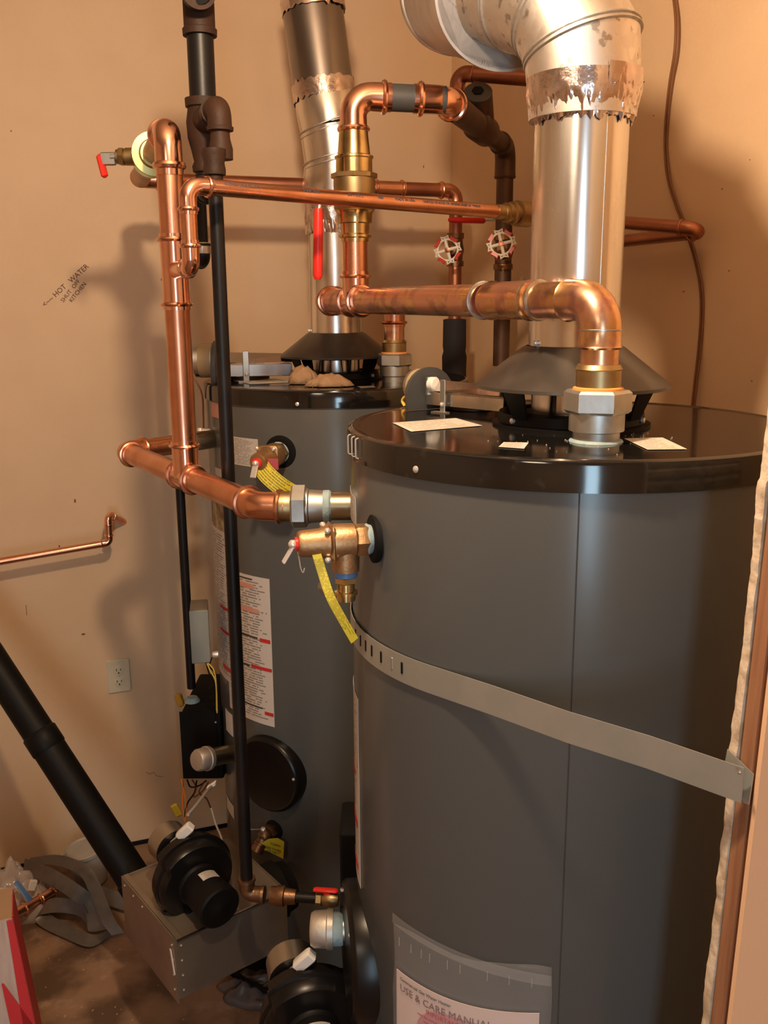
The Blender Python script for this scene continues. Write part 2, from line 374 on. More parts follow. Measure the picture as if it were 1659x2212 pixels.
def fold(pts, R=0.01, n=5):
    pts = [Vector(p) for p in pts]; out = [pts[0]]
    for i in range(1, len(pts)-1):
        arc, T = bend(pts[i], pts[i]-pts[i-1], pts[i+1]-pts[i], R, n); out += arc
    return out + [pts[-1]]
def smooth(pts, n=6):
    """catmull-rom"""
    p = [Vector(q) for q in pts]; p = [p[0]*2-p[1]] + p + [p[-1]*2-p[-2]]; out = []
    for i in range(1, len(p)-2):
        for k in range(n):
            t = k/n; a, b, c, d = p[i-1], p[i], p[i+1], p[i+2]
            out.append(0.5*((2*b)+(c-a)*t+(2*a-5*b+4*c-d)*t*t+(3*b-a-3*c+d)*t**3))
    out.append(p[-2]); return out
def ribbon(path, wdir, width, thick=0.0012, nw=2):
    rows = []
    for i, p in enumerate(path):
        w_ = wdir[i] if isinstance(wdir, list) else wdir
        rows.append([p + w_*(width*(j/nw-0.5)) for j in range(nw+1)])
    return M().grid(rows, thick=thick)
def text(name, s, size, o, X, Y, m, root, label=None, ext=0.0003, wrap=None, spacing=1.0, world=True):
    c = bpy.data.curves.new(name, 'FONT'); c.body = s; c.size = size; c.extrude = ext; c.resolution_u = 2; c.space_character = spacing
    t = bpy.data.objects.new(name, c); COL.objects.link(t)
    dg = bpy.context.evaluated_depsgraph_get(); me = bpy.data.meshes.new_from_object(t.evaluated_get(dg))
    COL.objects.unlink(t); bpy.data.objects.remove(t)
    X = X.normalized(); Y = Y.normalized(); N = X.cross(Y); o = Vector(o)
    off = ROOTLOC.get(root, Vector()) if (root is not None and world) else Vector()
    for v in me.vertices:
        x, y, z = v.co
        v.co = (wrap(x, y, z) if wrap else (o + X*x + Y*y + N*z)) - off
    me.name = name; me.materials.clear(); me.materials.append(MT[m] if isinstance(m, str) else m)
    ob = bpy.data.objects.new(name, me); COL.objects.link(ob)
    if root is not None: ob.parent = root; ROOTLOC[ob] = off.copy()
    if label: ob['label'] = label
    return ob
# ================================================================== SETTING
def slab(name, a, b, n, z0, z1, th, m):
    a = Vector(a); b = Vector(b); d = b-a
    o = M().box((a+b)/2 - n*(th/2) + UP*((z0+z1)/2), (d.length, th, z1-z0), d.normalized(), n, UP).build(name, m); return struct(o)
CEIL = 2.9
slab('wall_left', CORNER - DL*3.6, CORNER + DL*0.12, NL, 0, CEIL, 0.12, 'wall')
J0 = P(1613, 1800, 0.87); J0.z = 0
tt = ((J0-CORNER).dot(NL)); RL = tt - 0.036                     # right wall runs up to the inner face of the front wall
slab('wall_right', CORNER + DR*RL, CORNER, NR, 0, CEIL, 0.12, 'wall')
FE = J0 + DL*1.35
LEAN = 0.03
def jb(z): return J0 + DL*(LEAN*(z-1.13)) + UP*z
wf = struct(M().grid([[jb(CEIL), jb(CEIL)+DL*1.35], [jb(0), jb(0)+DL*1.35]], thick=0.006).build('wall_front', 'wallfront'))
# stud and torn drywall edge of the opening
st = M().box(jb(CEIL/2) + DL*0.045 - NL*(0.006+0.009), (0.089, 0.018, CEIL), DL, NL, (UP+DL*LEAN).normalized()).build('stud', 'stud', wf, 'bare reddish timber edge of the opening')
def broken_edge():
    m = M(); n = 700; D0 = 0.0255; rows = []
    for i in range(n+1):
        z = CEIL*i/n
        j = 0.0018*noise.noise(Vector((0.3, 0.1, z*9))) + 0.0014*noise.noise(Vector((2.3, 1.1, z*40))) + 0.0007*noise.noise(Vector((8.3, 1.1, z*140)))
        t = 0.0125 + 0.003*noise.noise(Vector((5.3, 1.1, z*7))) + 0.0015*noise.noise(Vector((5.3, 4.1, z*60)))
        gap = 0.0025 if 1.27 < z < 1.60 else 0.0
        step = -0.004 if z > 1.56 else (0.004 if z > 1.50 else 0.0)
        base = jb(z) - NL*(D0+gap) + DL*(j+step*0.15-0.001)
        rows.append([base + DL*0.3, base, base - NL*(t*0.35) - DL*(0.0015*noise.noise(Vector((7, z*80, 0)))), base - NL*(t*0.7) + DL*(0.002*abs(noise.noise(Vector((1, z*50, 3))))), base - NL*t + DL*0.0015, base - NL*t + DL*0.3])
    m.grid(rows); return m
broken_edge().build('drywall_edge', 'gyp', wf, 'torn white gypsum edge of the inner drywall', sharp=20)
slab('wall_front_inner', J0 + DL*0.29 - NL*0.026, FE - NL*0.026, NL, 0, CEIL, 0.012, 'wall').name = 'front_wall_lining'  # unseen inner drywall face of the front wall
m = M(); fl = m.box((0, 0.9, -0.05), (7, 7.4, 0.1)).build('floor', 'floor'); struct(fl)
struct(M().box((0, 0.9, CEIL+0.05), (7, 7.4, 0.1)).build('ceiling', 'ceil'))
slab('wall_near', (-3.2, -2.4, 0), (2.0, -2.4, 0), V(0, 1, 0), 0, CEIL, 0.1, 'wall')
A_ = CORNER - DL*3.6
slab('wall_far_left', (A_.x+0.05, A_.y, 0), (A_.x+0.05, -2.4, 0), V(1, 0, 0), 0, CEIL, 0.1, 'wall')
slab('wall_far_right', (FE.x-0.03, -2.4, 0), (FE.x-0.03, FE.y, 0), V(-1, 0, 0), 0, CEIL, 0.1, 'wallfront')
bs = M().box(W0 + NL*0.004 + UP*0.006 - DL*0.3, (2.8, 0.008, 0.012), DL, NL, UP).build('floor_gap_left', 'blackmatt'); struct(bs)  # black strip stands in for the dark gap along the foot of the wall
# ================================================================== CYLINDER HELPERS
def cyl(px, py, c, r):
    q = ray(px, py); ox, oy = CC.x-c[0], CC.y-c[1]
    A = q.x*q.x+q.y*q.y; B = 2*(ox*q.x+oy*q.y); C_ = ox*ox+oy*oy-r*r; D = B*B-4*A*C_
    t = (-B-math.sqrt(D))/(2*A) if D > 0 else -B/(2*A)
    p = CC+q*t; return p, math.atan2(p.y-c[1], p.x-c[0])
def decal(root, name, m, c, r, a0, a1, z0, z1, label=None, skew=0.0, th=0.0006, n=14):
    rows = []
    for z in (z1, (z0+z1)/2, z0):
        rows.append([Vector((c[0]+r*math.cos(a0+(a1-a0)*i/n), c[1]+r*math.sin(a0+(a1-a0)*i/n), z)) for i in range(n+1)])
    return M().grid(rows, uv=True, thick=th).build(name, m, root, label)
RT, RTZ = (0.285, 1.406), H-0.185
LT, LTZ = (-0.12, 2.42), H-0.198
TR = 0.34
ROOTS = {}
MT['darkcover'] = mat('black_cover_enamel', (0.006, 0.0055, 0.0055), 0.3, spec=0.35)
def water_heater(c, zl, label, seam_px, screws):
    cx, cy = c; t = thing('water_heater', label, 'water heater', (cx, cy, 0), None)
    o = Vector((cx, cy, 0)); zb = zl - 1.50
    M().lathe(o, UP, [(zb, 0.30), (zb, 0.334), (zb+0.004, 0.336), (zl-0.03, 0.336)], 96, ).build('body', 'gray', t)
    M().lathe(o, UP, [(zl-0.040, 0.336), (zl-0.040, 0.341), (zl-0.007, 0.3405), (zl-0.003, 0.339), (zl-0.0006, 0.335), (zl, 0.331), (zl-0.0018, 0.326), (zl-0.00195, 0.323), (zl-0.002, 0.318), (zl-0.002, 0.30), (zl-0.002, 0.02)], 96).build('lid', 'blackgloss', t); lid = ROOTS[t] = bpy.data.objects[-1] if 0 else [c_ for c_ in t.children if c_.name.startswith('lid')][0]
    M().lathe(o, UP, [(0.045, 0.30), (0.045, 0.325), (zb+0.01, 0.325), (zb+0.012, 0.30)], 64).build('base_skirt', 'blackmatt', t)
    for k in range(3):
        a = PI*2/3*k+0.4; M().box(o+V(0.26*math.cos(a), 0.26*math.sin(a), 0.0225), (0.05, 0.05, 0.045)).build('foot', 'blackmatt', t)
    if seam_px:
        p, a = cyl(*seam_px, c, 0.336)
        M().tube([V(p.x, p.y, zb+0.005), V(p.x, p.y, zl-0.04)], 0.0009, 8).build('seam', 'dgray', t)
        q, a2 = cyl(seam_px[0]-8, seam_px[1], c, 0.336)
    for s in screws:
        p, a = cyl(*s, c, 0.341); n = V(math.cos(a), math.sin(a), 0)
        M().lathe(p - n*0.001, n, [(0, 0.0048), (0.0018, 0.0045), (0.0032, 0.002)], 14).build('screw', 'chrome', lid)
    # draft hood
    z = zl-0.002
    M().lathe(o+UP*z, UP, [(0, 0.118), (0.004, 0.118), (0.006, 0.110), (0.020, 0.108), (0.022, 0.085), (0.018, 0.083)], 64).build('hood_base_ring', 'black', t)
    M().lathe(o+UP*(z-0.001), UP, [(0.119, 0.070), (0.116, 0.076), (0.0625, 0.1445), (0.058, 0.1455), (0.0575, 0.1435), (0.062, 0.1425), (0.114, 0.073), (0.117, 0.068)], 72, cap=False).build('draft_hood', 'hood', t)
    dh = [c_ for c_ in t.children if c_.name.startswith('draft_hood')][0]
    for k in range(4):
        a = math.radians(-142+90*k+ (6 if k % 2 else 0)); d = V(math.cos(a), math.sin(a), 0); s = V(-d.y, d.x, 0)
        rows = [[o+UP*(z+0.062)+d*0.126-s*0.021, o+UP*(z+0.062)+d*0.126+s*0.021], [o+UP*(z+0.016)+d*0.108-s*0.013, o+UP*(z+0.016)+d*0.108+s*0.013]]
        M().grid(rows, thick=0.003).build('hood_leg', 'black', dh)
    M().lathe(o+UP*z, UP, [(0.018, 0.060), (0.050, 0.060), (0.050, 0.058), (0.018, 0.058)], 40, cap=False).build('flue_collar', 'alum', dh)
    M().lathe(o+UP*z, UP, [(0.057, 0.0645), (0.112, 0.0665)], 40, cap=False).build('hood_collar', 'alum', dh)
    for k in range(5):
        a = math.radians(-125+24*k); p = o+V(0.066*math.cos(a), 0.066*math.sin(a), z)
        M().tube([p+UP*0.055, p+V(0.004*(k % 3-1), -0.003, 0.018)], 0.0014, 6).build('baffle_rod', 'blackmatt', dh)
    for k in range(2):
        a = math.radians(-150+118*k); p = o+V(0.109*math.cos(a), 0.109*math.sin(a), z+0.012); n = V(math.cos(a), math.sin(a), 0)
        M().lathe(p, n, [(0, 0.0045), (0.004, 0.0042), (0.005, 0.002)], 12).build('hood_screw', 'chrome', dh)
    return t
whR = water_heater(RT, RTZ, 'large grey cylindrical water heater with a metal strap around it, nearest', (1252, 1065), [(898, 1014)])
whL = water_heater(LT, LTZ, 'grey water heater standing behind by the left wall, tall warning labels on its side', None, [(642, 873)])
# neck screws where hood meets flue
for t_, c_, zl_, a_ in ((whR, RT, RTZ, -153), (whL, LT, LTZ, -170)):
    a = math.radians(a_); p = V(c_[0]+0.069*math.cos(a), c_[1]+0.069*math.sin(a), zl_+0.121)
    M().ball(p, 0.0045, 10).build('neck_screw', 'chrome', t_)
def lidlabel(t, quad, z, m, name='lid_label'):
    q = [Zp(x, y, z) for x, y in quad]; q = [p+UP*0.0004 for p in q]
    M().grid([[q[0], q[1]], [q[3], q[2]]], uv=True, thick=0.0003).build(name, m, ROOTS[t])
zr = RTZ-0.0015
lidlabel(whR, [(848, 914), (985, 904), (1042, 920), (888, 933)], zr, 'lidpaper')
lidlabel(whR, [(1088, 956), (1142, 957), (1132, 970), (1077, 966)], zr, 'labelfine')
lidlabel(whR, [(1348, 948), (1431, 946), (1484, 971), (1399, 972)], zr, 'lidpaper')
zl2 = LTZ-0.0015
lidlabel(whL, [(503, 822), (595, 818), (640, 826), (540, 830)], zl2, 'lidpaper')
lidlabel(whL, [(772, 835), (806, 834), (812, 837), (780, 838)], zl2, 'labelfine')
# ---- labels on the bodies
R_ = 0.3364
def A(px, py, c): return cyl(px, py, c, R_)[1]
def dec(t, name, m, c, x0, x1, y0, y1, label=None, xm=None, extra=0.0):
    """decal whose left/right edges pass pixel columns x0/x1 (rows y0..y1 measured at the right edge)"""
    p1, a1 = cyl(x1, y0, c, R_); p2, _ = cyl(x1, y1, c, R_)
    a0 = A(x0, (y0+y1)/2, c) - extra
    return decal(t, name, m, c, R_, a0, a1, p2.z, p1.z, label), (a0, a1, p2.z, p1.z)
def bar(t, c, box_, u0, u1, v0, v1, m, name='print_bar'):
    a0, a1, z0, z1 = box_
    decal(t, name, m, c, R_+0.0009, a0+(a1-a0)*u0, a0+(a1-a0)*u1, z1-(z1-z0)*v1, z1-(z1-z0)*v0, n=6)
ob, bx_ = dec(whL, 'warning_label', 'labelprint', LT, 492, 582, 1251, 1568, 'tall white warning label with red bars')
for (u0, u1, v0, v1) in ((0.80, 0.98, 0.405, 0.43), (0.62, 0.99, 0.60, 0.622), (0.84, 0.99, 0.905, 0.928)): bar(ob, LT, bx_, u0, u1, v0, v1, 'redprint')
for (u0, u1, v0, v1) in ((0.3, 0.72, 0.055, 0.085), (0.3, 0.8, 0.215, 0.245)): bar(ob, LT, bx_, u0, u1, v0, v1, 'pinkprint')
for (u0, u1, v0, v1) in ((0.42, 0.76, 0.405, 0.415), (0.3, 0.58, 0.612, 0.622), (0.3, 0.8, 0.885, 0.893), (0.3, 0.7, 0.02, 0.028)): bar(ob, LT, bx_, u0, u1, v0, v1, 'ink', 'print_heading')
ob, bx2 = dec(whL, 'warning_label', 'labelprint', LT, 462, 492, 1150, 1470, 'pale label on the far left of the tank', extra=0.05)
for (u0, u1, v0, v1) in ((0.6, 0.95, 0.50, 0.52), (0.55, 0.95, 0.66, 0.68), (0.6, 0.98, 0.9, 0.93)): bar(ob, LT, bx2, u0, u1, v0, v1, 'redprint')
dec(whL, 'spec_label', 'labelfine', LT, 490, 557, 949, 1010, 'small white label with three columns of print')
dec(whL, 'pink_label', 'pinkprint', LT, 457, 471, 871, 903)
dec(whL, 'rating_label', 'labelfine', LT, 466, 482, 1015, 1032)
dec(whL, 'small_label', 'paper', LT, 489, 502, 1545, 1590); dec(whL, 'small_label', 'paper', LT, 492, 505, 1742, 1768)
dec(whL, 'energy_label', mat('faded_energy_label', (0.45, 0.36, 0.2), 0.5, col2=(0.16, 0.09, 0.05), scale=30), LT, 459, 484, 1085, 1150)
ob, bx3 = dec(whR, 'warning_label', 'labelprint', RT, 758, 774, 1510, 1900, 'long white label wrapping round the far left edge', extra=0.25)
for (u0, u1, v0, v1) in ((0.45, 0.8, 0.42, 0.44), (0.5, 0.9, 0.66, 0.70), (0.5, 0.9, 0.9, 0.93)): bar(ob, RT, bx3, u0, u1, v0, v1, 'redprint')
dec(whR, 'spec_label', 'labelfine', RT, 758, 769, 1075, 1135, extra=0.12)
# clear cable clip shapes at the far edge of the lid band
p, a = cyl(762, 960, RT, 0.342)
for k in range(3):
    a_ = A(766+k*8, 960, RT); q = V(RT[0]+0.342*math.cos(a_), RT[1]+0.342*math.sin(a_), RTZ-0.02)
    M().tube(fold([q+UP*0.015, q+UP*0.016+V(math.cos(a_), math.sin(a_), 0)*0.004, q-UP*0.014+V(math.cos(a_), math.sin(a_), 0)*0.004, q-UP*0.013], 0.003), 0.0012, 6).build('edge_clip', 'wiregrey', whR)
# access covers
def cover(t, c, p, r, nm='access_cover', th=0.022, scr=()):
    n = V(p.x-c[0], p.y-c[1], 0).normalized()
    M().lathe(V(p.x, p.y, p.z)-n*0.02, n, [(0, r), (0.02+th*0.6, r), (0.02+th*0.85, r*0.97), (0.02+th, r*0.92), (0.02+th*0.8, r*0.86), (0.02+th*0.8, 0.01)], 56).build(nm, 'darkcover', t); cv = [c_ for c_ in t.children if c_.name.startswith(nm)][0]
    x, y, d = frame(n)
    for s in scr:
        q = p + n*(th*0.9) + x*(r*0.86*math.cos(s)) + y*(r*0.86*math.sin(s)); M().ball(q, 0.004, 8).build('cover_screw', 'chrome', cv)
pc, _ = cyl(585, 1668, LT, 0.336); cover(whL, LT, pc, 0.10, scr=(0.15, PI+0.3))
a = cyl(766, 2130, RT, 0.336)[1]+0.10; pc = V(RT[0]+0.336*math.cos(a), RT[1]+0.336*math.sin(a), P(790, 2185, 1.22).z); cover(whR, RT, pc, 0.115, scr=(2.4, 0.9))
# ================================================================== DAMPER UNITS
def damper(c, zl, base, label, k_=1.0):
    o = Vector((c[0], c[1], zl)); b = Vector((base.x, base.y, zl-0.002)); t = thing('vent_damper', label, 'damper', b, 'automatic vent dampers')
    u = (b-o); u.z = 0; L = u.length; u.normalize(); s = V(-u.y, u.x, 0)
    ua = Matrix.Rotation(-0.24, 3, 'Z') @ u; sa = V(-ua.y, ua.x, 0)
    m = M()
    prof = [(-0.046, 0.0), (0.046, 0.0), (0.048, 0.026)] + [(0.048*math.cos(k*PI/12), 0.026+0.046*math.sin(k*PI/12)) for k in range(1, 12)] + [(-0.048, 0.026)]
    f0 = [b + sa*x + UP*(y+0.001) for x, y in prof]; f1 = [p + ua*0.008 for p in f0]; n = len(prof)
    m.v = f0+f1; m.f = [tuple(reversed(range(n))), tuple(range(n, 2*n))] + [(i, (i+1) % n, n+(i+1) % n, n+i) for i in range(n)]
    m.build('mounting_plate', 'dgray', t)
    M().lathe(b+ua*0.008+UP*0.038, ua, [(0, 0.030), (0.034, 0.030), (0.036, 0.027)], 32).build('motor_can', 'zinc', t)
    M().lathe(b+ua*0.012+UP*0.038, ua, [(0, 0.0306), (0.022, 0.0306)], 32, cap=False).build('motor_label', mat('tan_motor_label', (0.42, 0.33, 0.2), 0.4), t)
    M().box(b+u*0.03+UP*0.022-s*0.004, (0.03, 0.028, 0.022), u, s, UP, 0.003).build('connector_block', 'black', t)
    La = (L-0.118)/k_
    M().box(b-u*(La/2)+UP*0.020, (La, 0.024, 0.022), u, s, UP, 0.001).build('shaft_housing', 'alum', t)
    rows = [[b-u*0.02+UP*0.033+s*0.012, b-u*0.02+UP*0.050-s*0.008], [b-u*(La)+UP*0.033+s*0.012, b-u*La+UP*0.046-s*0.008]]
    M().grid(rows, thick=0.002).build('upper_plate', 'alum', t)
    t.scale = (k_, k_, k_)
    M().box(b-u*0.005+UP*0.042+s*0.004, (0.004, 0.024, 0.030), u, s, UP).build('plate_bracket', 'zinc', t)
    M().lathe(b-u*0.006+UP*0.045+s*0.006, -u, [(0, 0.012), (0.010, 0.012), (0.012, 0.010)], 20).build('drive_knob', 'white', t)
    q = b-u*0.045+s*0.020
    M().box(q+UP*0.027, (0.011, 0.0022, 0.056), u, s, UP, 0.0008).build('support_strap', 'zinc', t)
    M().box(q+s*0.006+UP*0.001, (0.03, 0.014, 0.002), u, s, UP).build('strap_foot', 'zinc', t)
    M().ball(q+UP*0.014+s*0.002, 0.004, 8).build('strap_screw', 'chrome', t)
    M().lathe(b-u*0.05-s*0.055+UP*0.001, UP, [(0, 0.045), (0.022, 0.045), (0.028, 0.036), (0.03, 0.01)], 32).build('round_housing', 'copperdark', t)
    return t, b, u, s
bR = Zp(930, 882, RTZ)
dR, b_, u_, s_ = damper(RT, RTZ, bR, 'grey damper motor with white knob on the nearer water heater lid')
wp = b_+u_*0.045+UP*0.020
wr_ = thing('wire_pair', 'orange and yellow wires curling down from the damper connector on the nearer tank', 'wire', wp)
for k, mm in enumerate(('orange', 'wireyel')):
    M().tube(smooth([wp+s_*0.003*k, wp+u_*0.014+UP*(-0.002)+s_*0.003*k, wp+u_*0.021-UP*0.010+s_*0.002*k, wp+u_*0.014-UP*0.0185+s_*0.003*k]), 0.0022, 8).build('wire', mm, wr_)
bL = Zp(476, 823, LTZ)
dL_, b2, u2, s2 = damper(LT, LTZ, bL, 'grey damper motor beside the black gas pipe on the far water heater lid', 1.4)
wp = b2+u2*0.06+UP*0.028
wl_ = thing('wire_pair', 'thin orange and brown wires hanging down the left side of the far tank', 'wire', wp)
for k, mm in enumerate(('orange', 'wirebrown')):
    e = P(440, 950, 2.33)
    M().tube(smooth([wp, wp+u2*0.016+UP*0.004, V(e.x+0.0, e.y, 0)+UP*(wp.z-0.05)+s2*0.004*k, V(e.x+0.002, e.y, 0)+UP*(wp.z-0.11)+s2*0.003*k, e]), 0.0022, 8).build('wire', mm, wl_)
# ================================================================== COPPER PIPING
r2 = 0.025
def nutstack(root, base, ax, scale=1.0, tail=0.03, low=0.038):
    """dielectric union: nipple collar, hex nut, gasket, brass tail piece; returns end point"""
    k = scale; ax = Vector(ax).normalized(); b = Vector(base)
    M().lathe(b, ax, [(0, 0.031*k), (low*0.35*k, 0.031*k), (low*0.4*k, 0.0365*k), (low*k, 0.0365*k), (low*k+0.002, 0.034*k)], 8 if False else 24).build('union_base', 'zinc', root)
    M().hexn(b+ax*(low*k), ax, 0.0445*k, 0.031*k, 0.1, 0.26).build('union_nut', 'zinc', root)
    M().lathe(b+ax*((low+0.029)*k), ax, [(0, 0.033*k), (0.0045*k, 0.033*k), (0.006*k, 0.030*k)], 28).build('gasket', 'gasket', root)
    M().lathe(b+ax*((low+0.034)*k), ax, [(0, 0.0295*k), (tail*0.75*k, 0.0295*k), (tail*0.8*k, 0.031*k), (tail*k, 0.0275*k)], 32).build('tail_piece', 'brass', root)
    return b+ax*((low+0.034+tail*0.9)*k)
ur = Zp(1287, 950, RTZ); ur = V(ur.x, ur.y, RTZ-0.002)
hot = thing('hot_outlet_piping', 'thick heat-stained copper pipe crossing from the near tank lid to the far tank', 'pipe', ur)
M().lathe(ur+V(0,0,0.0002), UP, [(0, 0.036), (0.002, 0.035), (0.0035, 0.032)], 32).build('sealant_ring', 'dope', hot)
e0 = nutstack(hot, ur, UP)
zc = H-0.003
E1 = V(ur.x, ur.y, zc); E2 = P(1100, 655, 1.38); E2.z = zc; E3 = P(702, 657, 2.12); E3.z = zc
ul = Zp(852, 822, LTZ); ul = V(ul.x, ul.y, LTZ-0.002)
e1 = nutstack(hot, ul, UP)
E4 = V(ul.x, ul.y, zc)
run(hot, [e0-UP*0.004, E1, E2], r2, 'copperheat', 'copperheat', 'solder', R=1.5, s=1.0, skip=())
d2 = (E3-E2).normalized()
m, c = elbow(E2, E2-E1, E3-E2, r2, 'solder', 1.5, 2.0); m.build('elbow', 'copperheat', hot)
for k, (p, d, rr) in enumerate(((e0+UP*0.045, UP, 1.13), (E2-(E2-E1).normalized()*0.066, (E2-E1), 1.2), (E2-(E2-E1).normalized()*0.048, (E2-E1), 1.2), (E2+d2*0.075, d2, 1.22))):
    M().lathe(p, d, [(0, r2*1.06), (0.001, r2*(1+(rr-1)*0.75)), (0.003, r2*(1+(rr-1)*0.75)), (0.004, r2*1.06)], 28).build('solder_ring', 'solder', hot)
run(hot, [E2+d2*0.07, E3, E4, e1-UP*0.004], r2, ['copperheat', 'copperdull', 'copperheat'], 'copper', 'press', R=1.35, s=1.2)
# riser stack with ball valve
tx = (-829.5+772)/FPX
kk = (E2.x*1.0 - tx*((E2.y)*math.cos(PITCH))) / ((tx*d2.y*math.cos(PITCH)) - d2.x)
T0 = E2 + d2*kk
tee(T0, d2, UP, r2*1.02, r2, 'press', 1.5, 2.3).build('tee', 'copperfit', hot)
def zr_(row): return zrow(T0.x, T0.y, row)
ris = thing('valve_riser', 'copper riser with brass ball valve and red lever rising from the tee', 'valve', V(T0.x, T0.y, zr_(600)))
XY = V(T0.x, T0.y, 0)
M().tube([XY+UP*zr_(598), XY+UP*zr_(505)], r2, 28).build('pipe', 'copper', ris)
M().lathe(XY, UP, [(zr_(522), r2*1.1), (zr_(515), r2*1.12), (zr_(513), r2*1.32), (zr_(508), r2*1.32), (zr_(505), r2*1.15), (zr_(484), r2*1.18), (zr_(482), r2*1.38), (zr_(462), r2*1.42), (zr_(455), r2*1.6)], 32).build('valve_end', 'brassb', ris)
M().lathe(XY, UP, [(zr_(462), r2*1.35), (zr_(452), r2*1.62), (zr_(447), r2*1.66), (zr_(385), r2*1.66), (zr_(380), r2*1.5)], 32).build('valve_body', 'brass', ris)
M().hexn(XY+UP*zr_(386), UP, r2*1.85, zr_(374)-zr_(386), 0.06, n=8).build('body_nut', 'brass', ris)
M().lathe(XY, UP, [(zr_(376), r2*1.45), (zr_(344), r2*1.45), (zr_(342), r2*1.55), (zr_(338), r2*1.55), (zr_(335), r2*1.3), (zr_(318), r2*1.25), (zr_(288), r2*1.14), (zr_(272), r2*1.14)], 32).build('adapter', 'brassb', ris)
hs = XY+UP*zr_(425); hd = V(-1, -0.15, 0).normalized()
M().lathe(hs+hd*0.035, hd, [(0, 0.012), (0.012, 0.012), (0.013, 0.008), (0.03, 0.008)], 16).build('valve_stem', 'brass', ris)
M().hexn(hs+hd*0.058, hd, 0.010, 0.008).build('stem_nut', 'zinc', ris)
h1 = P(688, 455, T0.y-0.02); h2 = P(686, 604, T0.y-0.02); hx = hs+hd*0.060
M().tube([hx+V(0, 0, 0.003), hx*0.3+h1*0.7+V(0, -0.004, 0.008), h1+V(0, 0, -0.005)], [0.007, 0.006, 0.006], 10).build('lever_arm', 'zinc', ris)
lv = M(); wv = V(1, 0, 0); pts_ = [(0.0, 0.0075), (0.02, 0.0085), (0.12, 0.0088), (0.142, 0.0075), (0.15, 0.003)]
dv = (h2-h1).normalized(); rows = []
M().tube([h1+UP*0.004, h1+dv*0.01, h1+dv*0.13*0.5, h2-dv*0.008, h2], [0.0078, 0.0092, 0.0098, 0.0098, 0.006], 12).build('lever_grip', 'red', ris, 'red vinyl lever grip')
# top of the riser: elbow, dark nipple, 45, strainer and drop
zt = zr_(207); Q0 = V(T0.x, T0.y, zt)
Q1 = P(962, 209, 1.97); Q1.z = zt-0.004
Q2 = P(1092, 322, 2.58); Q2.z = zrow(Q2.x, Q2.y, 318)
Q3 = V(Q2.x, Q2.y, zrow(Q2.x, Q2.y, 790))
ret = thing('upper_return_piping', 'copper elbows and dark strainer pipe arching over behind the near flue', 'pipe', Q0)
el, c0 = elbow(V(Q0.x, Q0.y, zt), UP, Q1-Q0, r2, 'press', 1.45, 1.5); el.build('elbow', 'copperfit', ret)
M().tube([XY+UP*zr_(276), XY+UP*(zt-c0)], r2, 28).build('pipe', 'bronze', ret)
M().tube([Q0+(Q1-Q0).normalized()*c0*0.9, Q1], r2*1.02, 28).build('dark_nipple', 'dgray', ret, 'dark grey bare nipple')
el, c1 = elbow(Q1, Q1-Q0, Q2-Q1, r2*1.02, 'press', 1.5, 1.6); el.build('elbow', 'copperfit', ret)
dq = (Q2-Q1).normalized()
M().tube([Q1+dq*c1*0.9, Q1+dq*(Q2-Q1).length*0.5], r2*1.1, 24).build('pipe', 'copperdark', ret)
Qs = Q1+dq*((Q2-Q1).length*0.53)
wy = M().tube([Qs-dq*0.06, Qs-dq*0.05, Qs+dq*0.05, Qs+dq*0.08], [r2*1.15, r2*1.35, r2*1.35, r2*1.1], 24)
bd = (V(-0.12, -0.52, 0.8)).normalized(); bt = P(1032, 205, Qs.y-0.06)
bd = (bt-Qs).normalized(); wy.tube([Qs, Qs+bd*((bt-Qs).length)], [0.031, 0.033], 24); wy.build('strainer_body', 'copperdark', ret, 'dark wye strainer body')
pe = Qs+bd*((bt-Qs).length)
M().lathe(pe-bd*0.004, V(-0.05, -0.75, 0.62), [(0, 0.030), (0.012, 0.032), (0.014, 0.028)], 28).build('strainer_cap', 'dgray', ret)
M().hexn(pe+V(-0.05, -0.75, 0.62).normalized()*0.008, V(-0.05, -0.75, 0.62), 0.0135, 0.006).build('strainer_plug', 'blackmatt', ret)
el, c2 = elbow(Q2, Q2-Q1, -UP, r2*1.0, 'solder', 1.5, 1.6); el.build('elbow', 'copperdark', ret)
M().tube([Q1+dq*((Q2-Q1).length*0.6), Q2-dq*c2*0.9], r2*0.95, 24).build('pipe', 'copperdark', ret)
M().tube([Q2-UP*c2*0.9, Q3], 0.0225, 24).build('drop_pipe', 'copperdark', ret)
# small high pipe going behind the near flue
a0_ = P(988, 205, 2.28); a1_ = V(a0_.x, a0_.y, zrow(a0_.x, a0_.y, 158)); a2_ = P(1150, 170, 2.2)
vp = thing('overhead_pipe', 'dull brown small pipe running behind the near flue at the top', 'pipe', a1_)
run(vp, [a0_, a1_, a2_, P(1300, 178, 2.05)], 0.0165, 'copperdull', 'copperdull', 'solder', R=1.3, s=1.0, skip=(2,))
